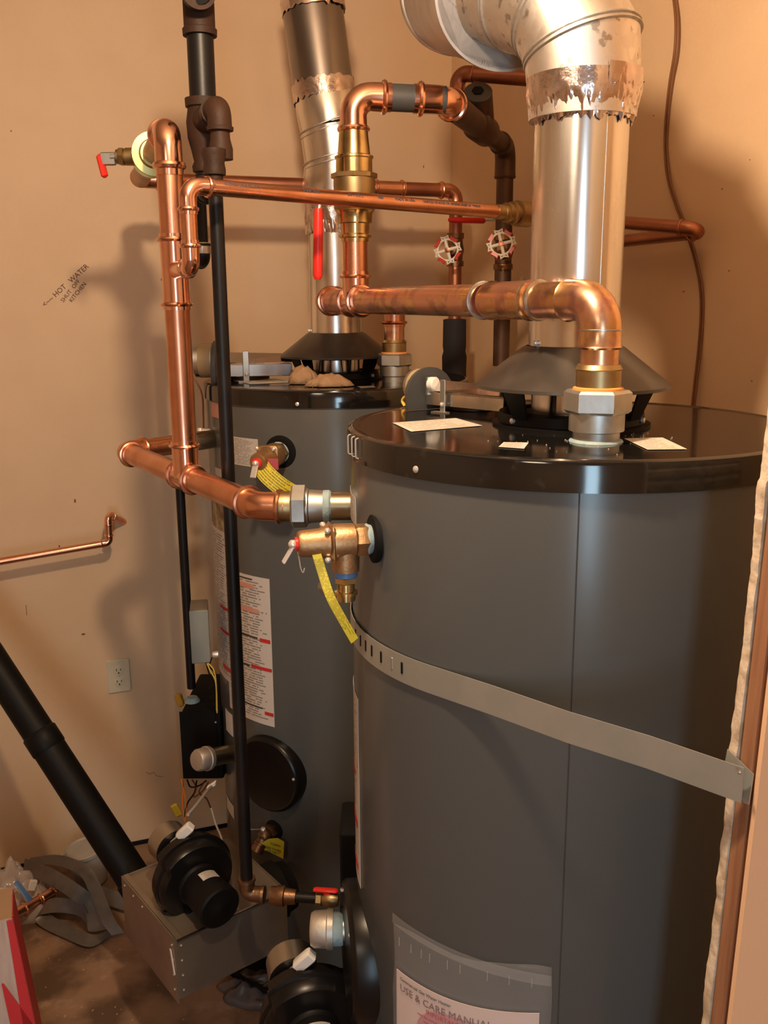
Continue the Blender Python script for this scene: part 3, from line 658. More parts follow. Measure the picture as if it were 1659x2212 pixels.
# cold manifold low on the left
zcm = H-0.333
def atz(px, row, y): p = P(px, row, y); return V(p.x, p.y, zcm)
mR = atz(700, 1092, 1.495); mU = V(mR.x-0.055, mR.y, zcm)
cold = thing('cold_inlet_manifold', 'copper manifold low between the two tanks with a tall riser on its tee', 'pipe', mU)
tankR = V(RT[0]-0.33, mR.y, zcm)
M().lathe(V(tankR.x+0.02, tankR.y, zcm), V(-1, 0, 0), [(0, 0.0235), (tankR.x+0.02-mR.x+0.01, 0.0235)], 32).build('nipple', 'zincyel', cold, 'silvery galvanised nipple')
dU = V(-1, 0, 0)
M().lathe(V(mR.x+0.012, mR.y, zcm), dU, [(0, 0.024), (0.003, 0.027), (0.012, 0.0268), (0.016, 0.025)], 32).build('sealant', 'dope', cold, 'pale blue thread sealant')
M().lathe(V(mR.x, mR.y, zcm), dU, [(0, 0.0262), (0.024, 0.028), (0.026, 0.030), (0.03, 0.030)], 32).build('union_base', 'zinc', cold)
M().hexn(V(mR.x-0.028, mR.y, zcm), dU, 0.0365, 0.026, 0.1, 0.5).build('union_nut', 'zinc', cold)
M().lathe(V(mR.x-0.054, mR.y, zcm), dU, [(0, 0.0255), (0.018, 0.0255), (0.02, 0.0265), (0.024, 0.0235)], 32).build('tail_piece', 'brass', cold)
c1_ = atz(556, 1092, 1.50); c2_ = atz(270, 978, 2.08); c3_ = V(-0.405, 2.285, zcm)
rm = 0.0225
run(cold, [V(mR.x-0.074, mR.y, zcm), c1_, c2_, c3_ - (c3_-c2_).normalized()*0.085], rm, 'copper', 'copper', 'press', R=1.5, s=1.5)
dn = (c3_-c2_).normalized()
M().lathe(c3_-dn*0.135, dn, [(0, rm*1.08), (0.006, rm*1.25), (0.03, rm*1.25), (0.034, rm*1.4), (0.045, rm*1.4)], 28).build('adapter', 'brass', cold)
M().lathe(c3_-dn*0.092, dn, [(0, 0.0225), (0.13, 0.0225)], 28).build('nipple', 'zincyel', cold)
pL = cyl(462, 968, LT, 0.336)[0]
M().lathe(V(c3_.x, c3_.y, zcm)+dn*0.005, dn, [(0, 0.034), (0.02, 0.034)], 28).build('grommet', 'blackmatt', cold)
# tee and riser
def tx_on(a, b, px, row):
    best = None
    for i in range(2001):
        q = a+(b-a)*(i/2000); z = (q-CC).dot(CF); x = 829.5+FPX*(q-CC).dot(CR)/z
        if best is None or abs(x-px) < best[0]: best = (abs(x-px), q)
    return best[1]
TM = tx_on(c1_, c2_, 403, 1030)
tee(TM, c2_-c1_, UP, rm*1.02, r2*0.95, 'press', 2.0, 3.1).build('tee', 'copperfit', cold)
def zm(row): return zrow(TM.x, TM.y, row)
XM = V(TM.x, TM.y, 0); rv = 0.0232
tz = zm(280); eb = V(TM.x, TM.y, tz)
D1 = P(300, 389, 2.43); D1.z = tz-0.004
D2 = P(985, 410, 2.72); D2.z = D1.z
D3 = V(D2.x, D2.y, zrow(D2.x, D2.y, 760))
ZT = zm(588)
M().tube([XM+UP*(zcm+0.06), XM+UP*(ZT-0.04)], rv, 28).build('riser_pipe', 'copper', cold)
coupling(XM+UP*ZT, UP, rv*1.02, 0.068).build('riser_tee', 'copperfit', cold)
M().tube([XM+UP*(ZT+0.05), XM+UP*(tz-0.05)], rv, 28).build('riser_pipe', 'copper', cold)
el, ce = elbow(eb, UP, D1-eb, rv, 'press', 1.35, 2.0); el.build('riser_elbow', 'copperfit', cold)
dd = (D1-eb).normalized()
# purge valve in the receding line
pv = eb+dd*0.30
M().tube([eb+dd*ce*0.9, D1-dd*0.05], rv*0.98, 28).build('pipe', 'bronze', cold)
pvt = thing('purge_valve', 'brass purge valve with yellow flange and red tipped lever near the left wall', 'valve', pv)
M().lathe(pv-dd*0.03, dd, [(0, 0.027), (0.008, 0.030), (0.010, 0.044), (0.022, 0.044), (0.026, 0.036), (0.060, 0.036), (0.062, 0.042), (0.07, 0.042), (0.072, 0.028), (0.09, 0.026)], 36).build('flange_body', mat('yellow_brass', (0.62, 0.50, 0.20), 0.4, 0.9), pvt)
s1 = V(-1, 0.05, 0)
M().lathe(pv+dd*0.015, s1, [(0, 0.018), (0.055, 0.018), (0.058, 0.015), (0.075, 0.015)], 16).build('side_outlet', 'brass', pvt)
M().hexn(pv+dd*0.015+s1*0.058, s1, 0.019, 0.012).build('stem_nut', 'brass', pvt)
M().lathe(pv+dd*0.015+s1*0.070, s1, [(0, 0.008), (0.018, 0.008)], 12).build('stem', 'zinc', pvt)
M().box(pv+dd*0.015+s1*0.094+V(0, 0, -0.004), (0.032, 0.012, 0.026), s1, V(0, 1, 0), UP, 0.002).build('lever_plate', 'zinc', pvt)
M().box(pv+dd*0.015+s1*0.108+V(0, 0, -0.018), (0.014, 0.014, 0.048), V(1, 0, 0.2).normalized(), V(0, 1, 0), V(-0.2, 0, 1).normalized(), 0.004).build('lever_tip', 'red', pvt)
# rear line along the wall and left drop with gate valve
rear = thing('rear_supply_line', 'dull copper line behind the flues ending in a drop on the left handwheel', 'pipe', D1)
rr = 0.0185
run(rear, [D1-dd*0.07, D1, D2, D3], rr, ['bronze', 'copperdull', 'copperdull'], 'copper', 'press', R=1.5, s=1.4)
dr = (D2-D1).normalized()
for f in (0.80,): coupling(tx_on(D1, D2, 840, 405), dr, rr, 0.045).build('coupling', 'copper', rear)
zf = zrow(D2.x, D2.y, 690); zf2 = zrow(D2.x, D2.y, 800)
fo = M().lathe(V(D2.x, D2.y, 0), UP, [(zf2-0.35, 0.034), (zf2, 0.035), (zf2+0.04, 0.036), (zf2+0.055, 0.032), (zf2+0.07, 0.034), (zf, 0.033), (zf+0.002, 0.022)], 24).build('pipe_insulation', 'foam', rear)
M().tube([D3, V(D3.x, D3.y, zf2)], rr, 20).build('pipe', 'copperdark', rear)
tag_l = P(1012, 476, 2.65)
def gate_valve(xy, row, pxw, roww, rbody, label, grp=None):
    z = zrow(xy.x, xy.y, row); b = V(xy.x, xy.y, z); t = thing('gate_valve', label, 'valve', b, grp)
    M().lathe(V(b.x, b.y, z-0.045), UP, [(0, rbody*1.3), (0.014, rbody*1.3), (0.016, rbody*1.1), (0.03, rbody*1.15), (0.045, rbody*1.35), (0.06, rbody*1.15), (0.074, rbody*1.1), (0.076, rbody*1.3), (0.09, rbody*1.3)], 8 if False else 20).build('valve_body', 'bronzed', t)
    wc = P(pxw, roww, xy.y-0.10); ax = (wc-b).normalized()
    M().lathe(b, ax, [(0, rbody*1.2), (0.03, rbody*1.1), (0.035, rbody*0.75), (0.055, rbody*0.7), (0.057, 0.005), (0.10, 0.005)], 16).build('bonnet', 'bronzed', t)
    # eight-lobed handwheel
    x, y, d = frame(ax); R0 = 0.028; hw = wc
    ring = [hw + x*(R0*math.cos(q*2*PI/32)) + y*(R0*math.sin(q*2*PI/32)) for q in range(32)]
    m = M()
    for i in range(32): pass
    m.tube(ring+[ring[0], ring[1]], 0.0030, 8, False); wr0 = m.build('handwheel', 'knobwhite', t)
    for k in range(4):
        a = k*PI/2+0.25
        M().tube([hw, hw + x*(R0*math.cos(a)) + y*(R0*math.sin(a))], [0.005, 0.0038], 8).build('spoke', 'knobwhite', wr0)
    for k in range(8):
        a0 = k*PI/4-0.28+0.25; a1 = k*PI/4+0.28+0.25; am = (a0+a1)/2
        def q(a, r_): return hw + x*(r_*math.cos(a)) + y*(r_*math.sin(a))
        M().tube([q(a0, R0), q(a0+0.02, R0*1.34), q(am, R0*1.16), q(a1-0.02, R0*1.34), q(a1, R0)], 0.0030, 6).build('grip_lobe', 'knobred' if k % 2 else 'knobwhite', wr0)
        m = M(); 
        if k % 2: M().grid([[q(a0, R0), q(a1, R0)], [q(a0+0.02, R0*1.3), q(a1-0.02, R0*1.3)]], thick=0.003).build('web', 'knobred', wr0)
    M().lathe(hw-d*0.003, d, [(0, 0.0075), (0.008, 0.0075), (0.009, 0.003)], 12).build('wheel_nut', 'copperdull', t)
gate_valve(D2, 540, 967, 540, rr, 'gate valve with lower left red and white handwheel')
gate_valve(V(Q2.x, Q2.y, 0), 545, 1083, 527, 0.02, 'gate valve with red and white handwheel nearest the near flue')
lvt = tag(M().tube([tag_l-DL*0.06, tag_l-DL*0.05, tag_l+DL*0.045, tag_l+DL*0.05], [0.004, 0.008, 0.008, 0.005], 10).build('valve_lever', 'red'), 'horizontal red valve lever under the long copper pipe', 'lever')
M().tube([tag_l+DL*0.045+V(0,0,0.002), tag_l+DL*0.085+V(0, 0, 0.004)], 0.004, 8).build('lever_shank', 'white', lvt, world=True).location = (0, 0, 0)
# long one inch pipe
r1 = 0.0140
F0 = P(404, 400, 1.62); F1 = P(1090, 459, 2.08); zz = F0.z; F1 = P(1090, 459, 2.08)
long_ = thing('long_copper_pipe', 'long thin printed copper pipe from the manifold riser across to the right wall', 'pipe', F0)
Fb = V(F0.x, F0.y, zrow(F0.x, F0.y, 574))
Tb = V(TM.x, TM.y, zrow(TM.x, TM.y, 585))
Fm = V(F0.x, F0.y, zrow(F0.x, F0.y, 578)); Tb.z = Fm.z
XR = wr(1547, 498, 0.045); XB = XR - DR*0.62 ; XB.z = XR.z-0.004
F2 = F1 + (F1-F0).normalized()*0.10
el, ca = elbow(F0, UP, F1-F0, r1, 'press', 1.6, 1.7); el.build('elbow', 'copperfit', long_)
el, cb = elbow(Fm, Fm-Tb, UP, r1, 'press', 1.3, 1.9); el.build('elbow', 'copperfit', long_)
M().tube([V(F0.x, F0.y, Fm.z+cb*0.9), V(F0.x, F0.y, F0.z-ca*0.9)], r1, 20).build('pipe', 'copper', long_)
M().tube([Tb+(Fm-Tb).normalized()*0.018, Fm-(Fm-Tb).normalized()*cb*0.8], [r1*1.15, r1*1.1], 20).build('branch', 'copperfit', long_)
df = (F1-F0).normalized()
M().tube([F0+df*ca*0.9, F1], r1, 24).build('long_pipe', 'copper', long_)
M().lathe(F1-df*0.028, df, [(0, r1*1.1), (0.02, r1*1.12), (0.022, r1*1.25), (0.030, r1*1.25), (0.031, r1*1.45), (0.045, r1*1.45), (0.047, r1*1.7), (0.054, r1*1.7), (0.056, r1*1.5), (0.062, r1*1.5), (0.064, r1*1.95), (0.10, r1*1.95)], 28).build('male_adapter', 'brass', long_, 'brass adapter behind the flue')
run(long_, [F1+df*0.095, F2+df*0.02, XR, XB], 0.0132, 'copperdull', 'copperdull', 'press', R=1.2, s=1.4, skip=(1,))
def wrapf(p0, d, r, lift):
    side = d.cross(UP).normalized()                                     # horizontal, across the pipe
    if side.dot(CC-p0) < 0: side = -side
    up = side.cross(d); up = up if up.z > 0 else -up
    def f(x, y, z):
        a = (y+lift)/r; rr_ = r+0.0003+max(z, 0)
        return p0 + d*x + side*(rr_*math.cos(a)) + up*(rr_*math.sin(a))
    return f
for px, s_t in ((478, 'CONN USA CL F10'), (648, 'MAR 2016'), (742, '3/4 TYPE L'), (808, 'NSF'), (845, 'MADE IN USA'), (905, 'UNITED STATES OF AMERICA'), (990, 'NSF 61  MADE')):
    p0 = tx_on(F0, F1, px, 0); text('pipe_print', s_t, 0.0085, p0, df, UP, 'inkblue', long_, wrap=wrapf(p0, df, r1, 0.0035), spacing=0.95)
# ================================================================== FLUES AND DUCTS
def zx(c, row): return zrow(c[0], c[1], row)
fr = thing('flue_pipe', 'shiny aluminium flue with galvanised elbow and foil tape above the nearest water heater', 'flue', (RT[0], RT[1], RTZ+0.11))
oR = V(RT[0], RT[1], 0); zt1 = zx(RT, 215)
M().tube([oR+UP*(RTZ+0.108), oR+UP*zt1], 0.0665, 56).build('pipe', 'alum', fr, sharp=60)
a = cyl(1312, 400, RT, 0.0665)[1]; ea = V(math.cos(a), math.sin(a), 0)
M().box(oR+ea*0.0668+UP*((RTZ+0.11+zt1)/2), (0.0012, 0.009, zt1-RTZ-0.12), ea, V(-ea.y, ea.x, 0), UP).build('lock_seam', 'alum', fr)
# galvanised adjustable elbow
zg = zx(RT, 178); g1 = oR+UP*zg; g2 = V(RT[0]-0.004, RT[1], zx(RT, 98)); g3 = g2+V(-0.024, 0.022, 0.052); g4 = g3+V(-0.045, 0.060, 0.042); g5 = g4 + V(-0.03, 0.05, 0.018)
M().tube([g1-UP*0.05, g1, g2, g3, g4, g5], [0.075, 0.079, 0.0815, 0.0815, 0.0815, 0.0815], 64).build('elbow_body', 'galvduct', fr, sharp=12)
for a_, b_, c_ in ((g1, g2, g3), (g2, g3, g4), (g3, g4, g5)):
    nrm = ((b_-a_).normalized()+(c_-b_).normalized()).normalized()
    for k in range(2): M().lathe(b_+nrm*(0.007*k-0.006), nrm, [(0, 0.0805), (0.001, 0.0845), (0.003, 0.0845), (0.004, 0.0805)], 64).build('gore_bead', 'galv', fr)
def tape(root, o, z0, z1, r, a0, a1, seed, rag=0.010, lab=None, n=90, rt=None):
    rows = []; m = 8; rt = rt or r
    for j in range(m+1):
        t = j/m; row = []
        for i in range(n+1):
            a = a0+(a1-a0)*i/n; nz = noise.noise(Vector((a*6, seed, 0)))+0.35*noise.noise(Vector((a*22, seed, 3)))
            z = z1 + (z0-z1+rag*nz*1.0)*t
            cr = (0.0035*abs(noise.noise(Vector((a*13+seed, t*3, 1))))+0.002*noise.noise(Vector((a*40, t*7, seed))))*min(1, max(0, (t-0.35)*2.2))
            rr_ = rt+(r-rt)*max(0, (t-0.45)/0.55)+cr*(1.6)
            row.append(o+V(rr_*math.cos(a), rr_*math.sin(a), z))
        rows.append(row)
    return M().grid(rows, thick=0.0006).build('foil_tape', 'foil', root, lab, sharp=25)
tape(fr, oR, zx(RT, 268), zx(RT, 170), 0.0685, -PI, 0.6, 2.0, 0.016, rt=0.0795)
tape(fr, oR, zx(RT, 240), zx(RT, 160), 0.0700, -1.35, 0.5, 7.0, 0.012, rt=0.0812)
rod = thing('overhead_duct', 'dull galvanised duct with capped end crossing above the small high pipe', 'duct', g5)
h0 = g5 - (g5-g4).normalized()*0.02; h1_ = P(985, -18, 1.98); hd_ = (h1_-h0).normalized()
M().tube([h0, h1_-hd_*0.035], 0.108, 56).build('duct', 'duct', rod, sharp=60)
M().lathe(h1_-hd_*0.035, hd_, [(0, 0.108), (0.002, 0.112), (0.03, 0.112), (0.032, 0.108), (0.045, 0.100)], 56).build('end_cap', 'duct', rod)
M().lathe(h0+hd_*0.0, hd_, [(0, 0.112), (0.02, 0.1125), (0.03, 0.110), (0.032, 0.108)], 56).build('duct_collar', 'duct', rod)
fl_ = thing('flue_pipe', 'tall flue of the far water heater leaning left, dark upper duct and foil tape', 'flue', (LT[0], LT[1], LTZ+0.11))
oL = V(LT[0], LT[1], 0); k0 = oL+UP*zx(LT, 480); k1 = oL+UP*zx(LT, 432)
M().tube([oL+UP*(LTZ+0.108), k0], 0.0655, 48).build('pipe', 'alum', fl_, sharp=60)
tape(fl_, oL, zx(LT, 505), zx(LT, 435), 0.067, -PI, 0.2, 4.0, 0.016, rt=0.072)
k2 = P(728, 355, 2.42); k3 = P(718, 278, 2.42); k4 = P(700, 200, 2.425); k5 = P(664, -60, 2.44)
M().tube([k1-UP*0.01, k1+UP*0.02, k2], [0.069, 0.078, 0.0785], 48).build('elbow_gore', 'alum', fl_, sharp=60)
M().tube([k2, k3], 0.0795, 48).build('elbow_gore', 'alum', fl_, sharp=60)
M().tube([k3, k3+(k4-k3)*0.5, k4], [0.0785, 0.0785, 0.074], 48).build('elbow_gore', 'alum', fl_, sharp=60)
for p, n_ in ((k2, V(-0.22, 0, 1)), (k3, V(-0.35, -0.1, 1))):
    for q in (0, 0.012): M().lathe(p+n_.normalized()*q, n_, [(0, 0.079), (0.001, 0.0825), (0.003, 0.0825), (0.004, 0.079)], 48).build('gore_bead', 'galv', fl_)
M().tube([k4-(k5-k4).normalized()*0.01, k5], 0.0735, 48).build('upper_duct', 'darkduct', fl_, sharp=60)
du = (k5-k4).normalized(); xx, yy, _ = frame(du)
def tape2(root, c, d, r, L, a0, a1, seed):
    x, y, d = frame(d); rows = []
    for j in range(7):
        row = []
        for i in range(61):
            a = a0+(a1-a0)*i/60; t = j/6; e = 0.012*noise.noise(Vector((a*7, seed, 0)))*(abs(t-0.5)*2)
            rr_ = r+0.0015+0.003*abs(noise.noise(Vector((a*12, t*4, seed)))); row.append(c+d*(L*(0.5-t)+e)+x*(rr_*math.cos(a))+y*(rr_*math.sin(a)))
        rows.append(row)
    M().grid(rows, thick=0.0006).build('foil_tape', 'foil', root, sharp=25)
tape2(fl_, k4+du*0.0, du, 0.0745, 0.04, 0, 2*PI, 3.0)
tape2(fl_, P(676, 12, 2.435), du, 0.0745, 0.035, 0, 2*PI, 8.0)
# ================================================================== GAS PIPING
g0 = P(433, 100, 1.85); gx, gy = g0.x, g0.y
def zg_(row): return zrow(gx, gy, row)
GX = V(gx, gy, 0)
gas = thing('gas_riser', 'long black steel gas pipe dropping from a rusty tee past the copper manifold', 'pipe', GX+UP*zg_(240))
M().tube([GX+UP*zg_(235), GX+UP*zg_(50)], 0.0245, 28).build('large_pipe', 'blacksteel', gas)
M().lathe(GX, UP, [(zg_(78), 0.031), (zg_(64), 0.0315), (zg_(62), 0.0285), (zg_(-60), 0.0285), (zg_(-62), 0.032), (zg_(-80), 0.032)], 32).tube([GX+UP*zg_(-5), GX+UP*zg_(-5)+V(0.01, -0.055, -0.005), GX+UP*zg_(-5)+V(0.012, -0.06, -0.005)], [0.027, 0.030, 0.0315], 28).build('upper_tee', 'rust', gas)
M().lathe(GX+UP*zg_(-5)+V(0.012, -0.061, -0.005), V(0.02, -1, 0), [(0, 0.024), (0.001, 0.02)], 24).build('plug', 'blackmatt', gas)
M().lathe(GX, UP, [(zg_(400), 0.019), (zg_(375), 0.020), (zg_(372), 0.025), (zg_(360), 0.026), (zg_(350), 0.022), (zg_(325), 0.026), (zg_(300), 0.0315), (zg_(265), 0.033), (zg_(235), 0.029), (zg_(232), 0.033), (zg_(214), 0.0335)], 32).build('lower_tee', 'rust', gas)
# branch elbow toward the room then down
b0 = GX+UP*zg_(268); b1 = P(474, 255, 1.745); b1.z = b0.z+0.012
b2_ = P(465, 345, 1.745)
xyp = P(468, 470, 1.725); xb = P(528, 1902, 1.725)
pgx = V(xyp.x, xyp.y, 0)
M().tube([b0, b0*0.4+b1*0.6], [0.027, 0.024], 24).build('branch', 'rust', gas)
el, cc = elbow(b1, b1-b0, V(0, 0, -1), 0.0165, 'iron', 1.2, 1.2); el.build('iron_elbow', 'rust', gas)
z1_ = zrow(xyp.x, xyp.y, 300)
M().lathe(V(b1.x, b1.y, 0), UP, [(zrow(b1.x, b1.y, 345), 0.021), (zrow(b1.x, b1.y, 322), 0.0215), (zrow(b1.x, b1.y, 300), 0.0175), (zrow(b1.x, b1.y, 272), 0.0165)], 24).build('reducer', 'rust', gas)
M().lathe(pgx, UP, [(zrow(xyp.x, xyp.y, 392), 0.0145), (zrow(xyp.x, xyp.y, 380), 0.0145), (zrow(xyp.x, xyp.y, 378), 0.0195), (zrow(xyp.x, xyp.y, 366), 0.020), (zrow(xyp.x, xyp.y, 352), 0.018), (zrow(xyp.x, xyp.y, 335), 0.0215), (zrow(xyp.x, xyp.y, 322), 0.0215)], 24).build('iron_coupling', 'rust', gas)
zE = zrow(xyp.x, xyp.y, 1930)
M().tube([pgx+UP*(zE+0.02), pgx+UP*zrow(xyp.x, xyp.y, 384)], 0.0128, 24).build('long_pipe', 'blacksteel', gas)
ge = P(738, 1921, 1.70); ge.z = zE
el, cc = elbow(pgx+UP*zE, -UP, ge-(pgx+UP*zE), 0.0128, 'iron', 1.3, 1.6); el.build('iron_elbow', 'bronzed', gas)
gd = (ge-(pgx+UP*zE)).normalized(); gs = pgx+UP*zE
M().lathe(gs+gd*0.05, gd, [(0, 0.018), (0.012, 0.019), (0.016, 0.021), (0.03, 0.021), (0.032, 0.017), (0.055, 0.015)], 20).build('union', 'bronzed', gas)
M().tube([gs+gd*0.10, ge-gd*0.045], 0.0108, 20).build('horizontal_pipe', 'blacksteel', gas)
gv = thing('gas_shutoff_valve', 'small brass gas valve with red handle between the two tanks', 'valve', ge-gd*0.03)
M().hexn(ge-gd*0.055, gd, 0.015, 0.014).lathe(ge-gd*0.041, gd, [(0, 0.012), (0.01, 0.016), (0.024, 0.016), (0.034, 0.012)], 16).build('valve_body', 'brass', gv)
M().box(ge-gd*0.034+UP*0.021, (0.052, 0.014, 0.008), gd, V(-gd.y, gd.x, 0), UP, 0.003).box(ge-gd*0.03+UP*0.014, (0.012, 0.012, 0.012), gd, V(-gd.y, gd.x, 0), UP).build('handle', 'red', gv)
# rear gas line on the wall side
q0 = GX+UP*zg_(398); q1 = P(431, 395, 1.98); ql = P(433, 562, 2.02); ql = V(q1.x, q1.y, zrow(q1.x, q1.y, 562)); qm = P(362, 588, 2.36); qm.z = ql.z; qe = V(qm.x, qm.y, zrow(qm.x, qm.y, 1486))
rg = thing('rear_gas_line', 'thinner black gas pipe near the left wall dropping into the black control box', 'pipe', qm)
el, c5 = elbow(q0-UP*0.01, -UP, V(q1.x, q1.y, q0.z-0.02)-q0, 0.0145, 'iron', 1.1, 1.1); el.build('iron_elbow', 'blacksteel', rg)
run(rg, [V(q1.x, q1.y, q0.z-0.005), ql, qm, qe], 0.0118, 'blacksteel', 'blacksteel', 'iron', R=1.4, s=1.4)
M().lathe(V(q1.x, q1.y, 0), UP, [(zrow(q1.x, q1.y, 548), 0.0165), (zrow(q1.x, q1.y, 530), 0.0165), (zrow(q1.x, q1.y, 524), 0.014)], 20).build('grey_cap', 'zinc', rg)
# ================================================================== CONTROL BOXES ON THE FAR TANK
tl = V(0, 1, 0)
bx0 = P(385, 1535, 2.30); bx1 = P(468, 1535, 2.30); ztop = bx0.z; zbot = zrow(bx0.x, bx0.y, 1683)
bw = bx1.x-bx0.x; bcx = (bx0.x+bx1.x)/2
qb = V(qe.x, qe.y, 0)
cb = thing('control_box', 'black metal control box on the left side of the far water heater', 'box', (bcx, bx0.y+0.12, zbot))
M().box((bcx+0.01, bx0.y+0.125, (ztop+zbot)/2), (bw, 0.25, ztop-zbot), bev=0.003).build('housing', 'blackmatt', cb)
M().box((bcx, bx0.y-0.0015, (ztop+zbot)/2), (bw-0.006, 0.003, ztop-zbot-0.006)).build('front_cover', 'black', cb)
M().ball(P(466, 1560, 2.295), 0.003, 8).build('screw', 'chrome', cb)
M().lathe(V(qe.x, qe.y, ztop), UP, [(0, 0.022), (0.004, 0.021), (0.012, 0.014)], 20).build('pipe_sealant', 'dope', cb)
M().box(P(388, 1512, 2.36), (0.018, 0.02, 0.035), V(1, 0, 0.3).normalized(), V(0, 1, 0), V(-0.3, 0, 1).normalized(), 0.003).build('yellow_connector', mat('ochre_plastic', (0.5, 0.27, 0.02), 0.5), cb)
jc = P(432, 1376, 2.20); jh = P(432, 1320, 2.20).z-P(432, 1435, 2.20).z
jx = V(0.985, 0.17, 0).normalized(); jy = V(-0.17, 0.985, 0).normalized()
jb_ = thing('junction_box', 'grey metal junction box on the left side of the far tank', 'box', jc - UP*(jh/2))
M().box(jc+jy*0.045, (0.044, 0.085, jh), jx, jy, UP, 0.002).build('housing', mat('grey_brown_box_metal', (0.25, 0.22, 0.18), 0.5, 0.5), jb_)
M().box(jc, (0.047, 0.004, jh*0.985), jx, jy, UP, 0.0015).build('cover_plate', mat('grey_green_cover', (0.30, 0.31, 0.27), 0.45, 0.3), jb_)
M().lathe(P(459, 1414, 2.19), jx, [(0, 0.007), (0.006, 0.0085), (0.014, 0.0085), (0.016, 0.005)], 12).build('cable_fitting', 'chrome', jb_)
cw = thing('cable_bundle', 'yellow and black wires looping from the grey junction box', 'wire', P(450, 1435, 2.2))
for k, (mm, pts) in enumerate((('wireyel', [(447, 1433), (455, 1450), (465, 1470), (468, 1500), (469, 1540)]), ('wireyel', [(450, 1433), (462, 1448), (467, 1480), (468, 1535)]), ('black', [(445, 1432), (452, 1455), (462, 1478), (450, 1490)]), ('black', [(458, 1420), (453, 1440), (466, 1458), (456, 1500)]))):
    M().tube(smooth([P(x, y, 2.19+0.004*k) for x, y in pts]), 0.0018, 6).build('wire', mm, cw)
# thermostat stub and small fittings on the far tank
def capnip(label, a, b, r, nm, sealant=False):
    d = (b-a).normalized(); t = thing('capped_nipple', label, 'pipe', a)
    L = (b-a).length; capL = 0.04
    M().lathe(a-d*0.02, d, [(0, r), (L-capL+0.03, r)], 32).build('nipple', nm, t)
    if sealant: M().lathe(a+d*(L-capL-0.018), d, [(0, r*1.03), (0.003, r*1.1), (0.02, r*1.12)], 32).build('sealant', 'dope', t)
    M().lathe(a+d*(L-capL), d, [(0, r*1.3), (0.010, r*1.34), (0.012, r*1.24), (0.034, r*1.2), (0.040, r*1.05), (0.042, r*0.6)], 36).build('cap', 'cap', t)
    return t
s_a, aa = cyl(506, 1626, LT, 0.336); nn = V(math.cos(aa-0.25), math.sin(aa-0.25), 0)
e_ = P(424, 1643, 2.14)
capnip('silvery capped nipple sticking out beside the black access cover', s_a, e_, 0.0235, 'zincyel')
s_a, aa = cyl(775, 2008, RT, 0.336); e_ = P(672, 2007, 1.45); s_b = V(RT[0]-0.33, 1.45, e_.z)
capnip('capped nipple with blue sealant low on the left edge of the nearest tank', s_b, e_, 0.026, mat('tan_galvanised_pipe', (0.5, 0.42, 0.3), 0.35, 1.0), True)
sc_ = P(437, 930, 2.30)
tb = thing('screw_terminal', 'small brass stud at the upper left of the far tank', 'fitting', sc_); M().hexn(sc_, V(-1, -0.1, 0), 0.008, 0.012).lathe(sc_+V(0.03, 0, 0), V(-1, 0, 0), [(0, 0.006), (0.03, 0.006)], 12).build('stud_bolt', 'chrome', tb)
# black control box of the near tank seen at its left edge
ccx = P(735, 1900, 1.62); cz0 = P(735, 2000, 1.62).z; cz1 = P(735, 1800, 1.62).z
ncb = thing('control_box', 'black control box mostly hidden behind the left edge of the nearest tank', 'box', (ccx.x+0.06, 1.68, cz0))
M().box((ccx.x+0.06, 1.68, (cz0+cz1)/2), (0.12, 0.12, cz1-cz0), bev=0.004).build('housing', 'blackmatt', ncb)
M().box((ccx.x+0.06, 1.6185, (cz0+cz1)/2), (0.11, 0.003, cz1-cz0-0.01)).build('front_cover', 'black', ncb)
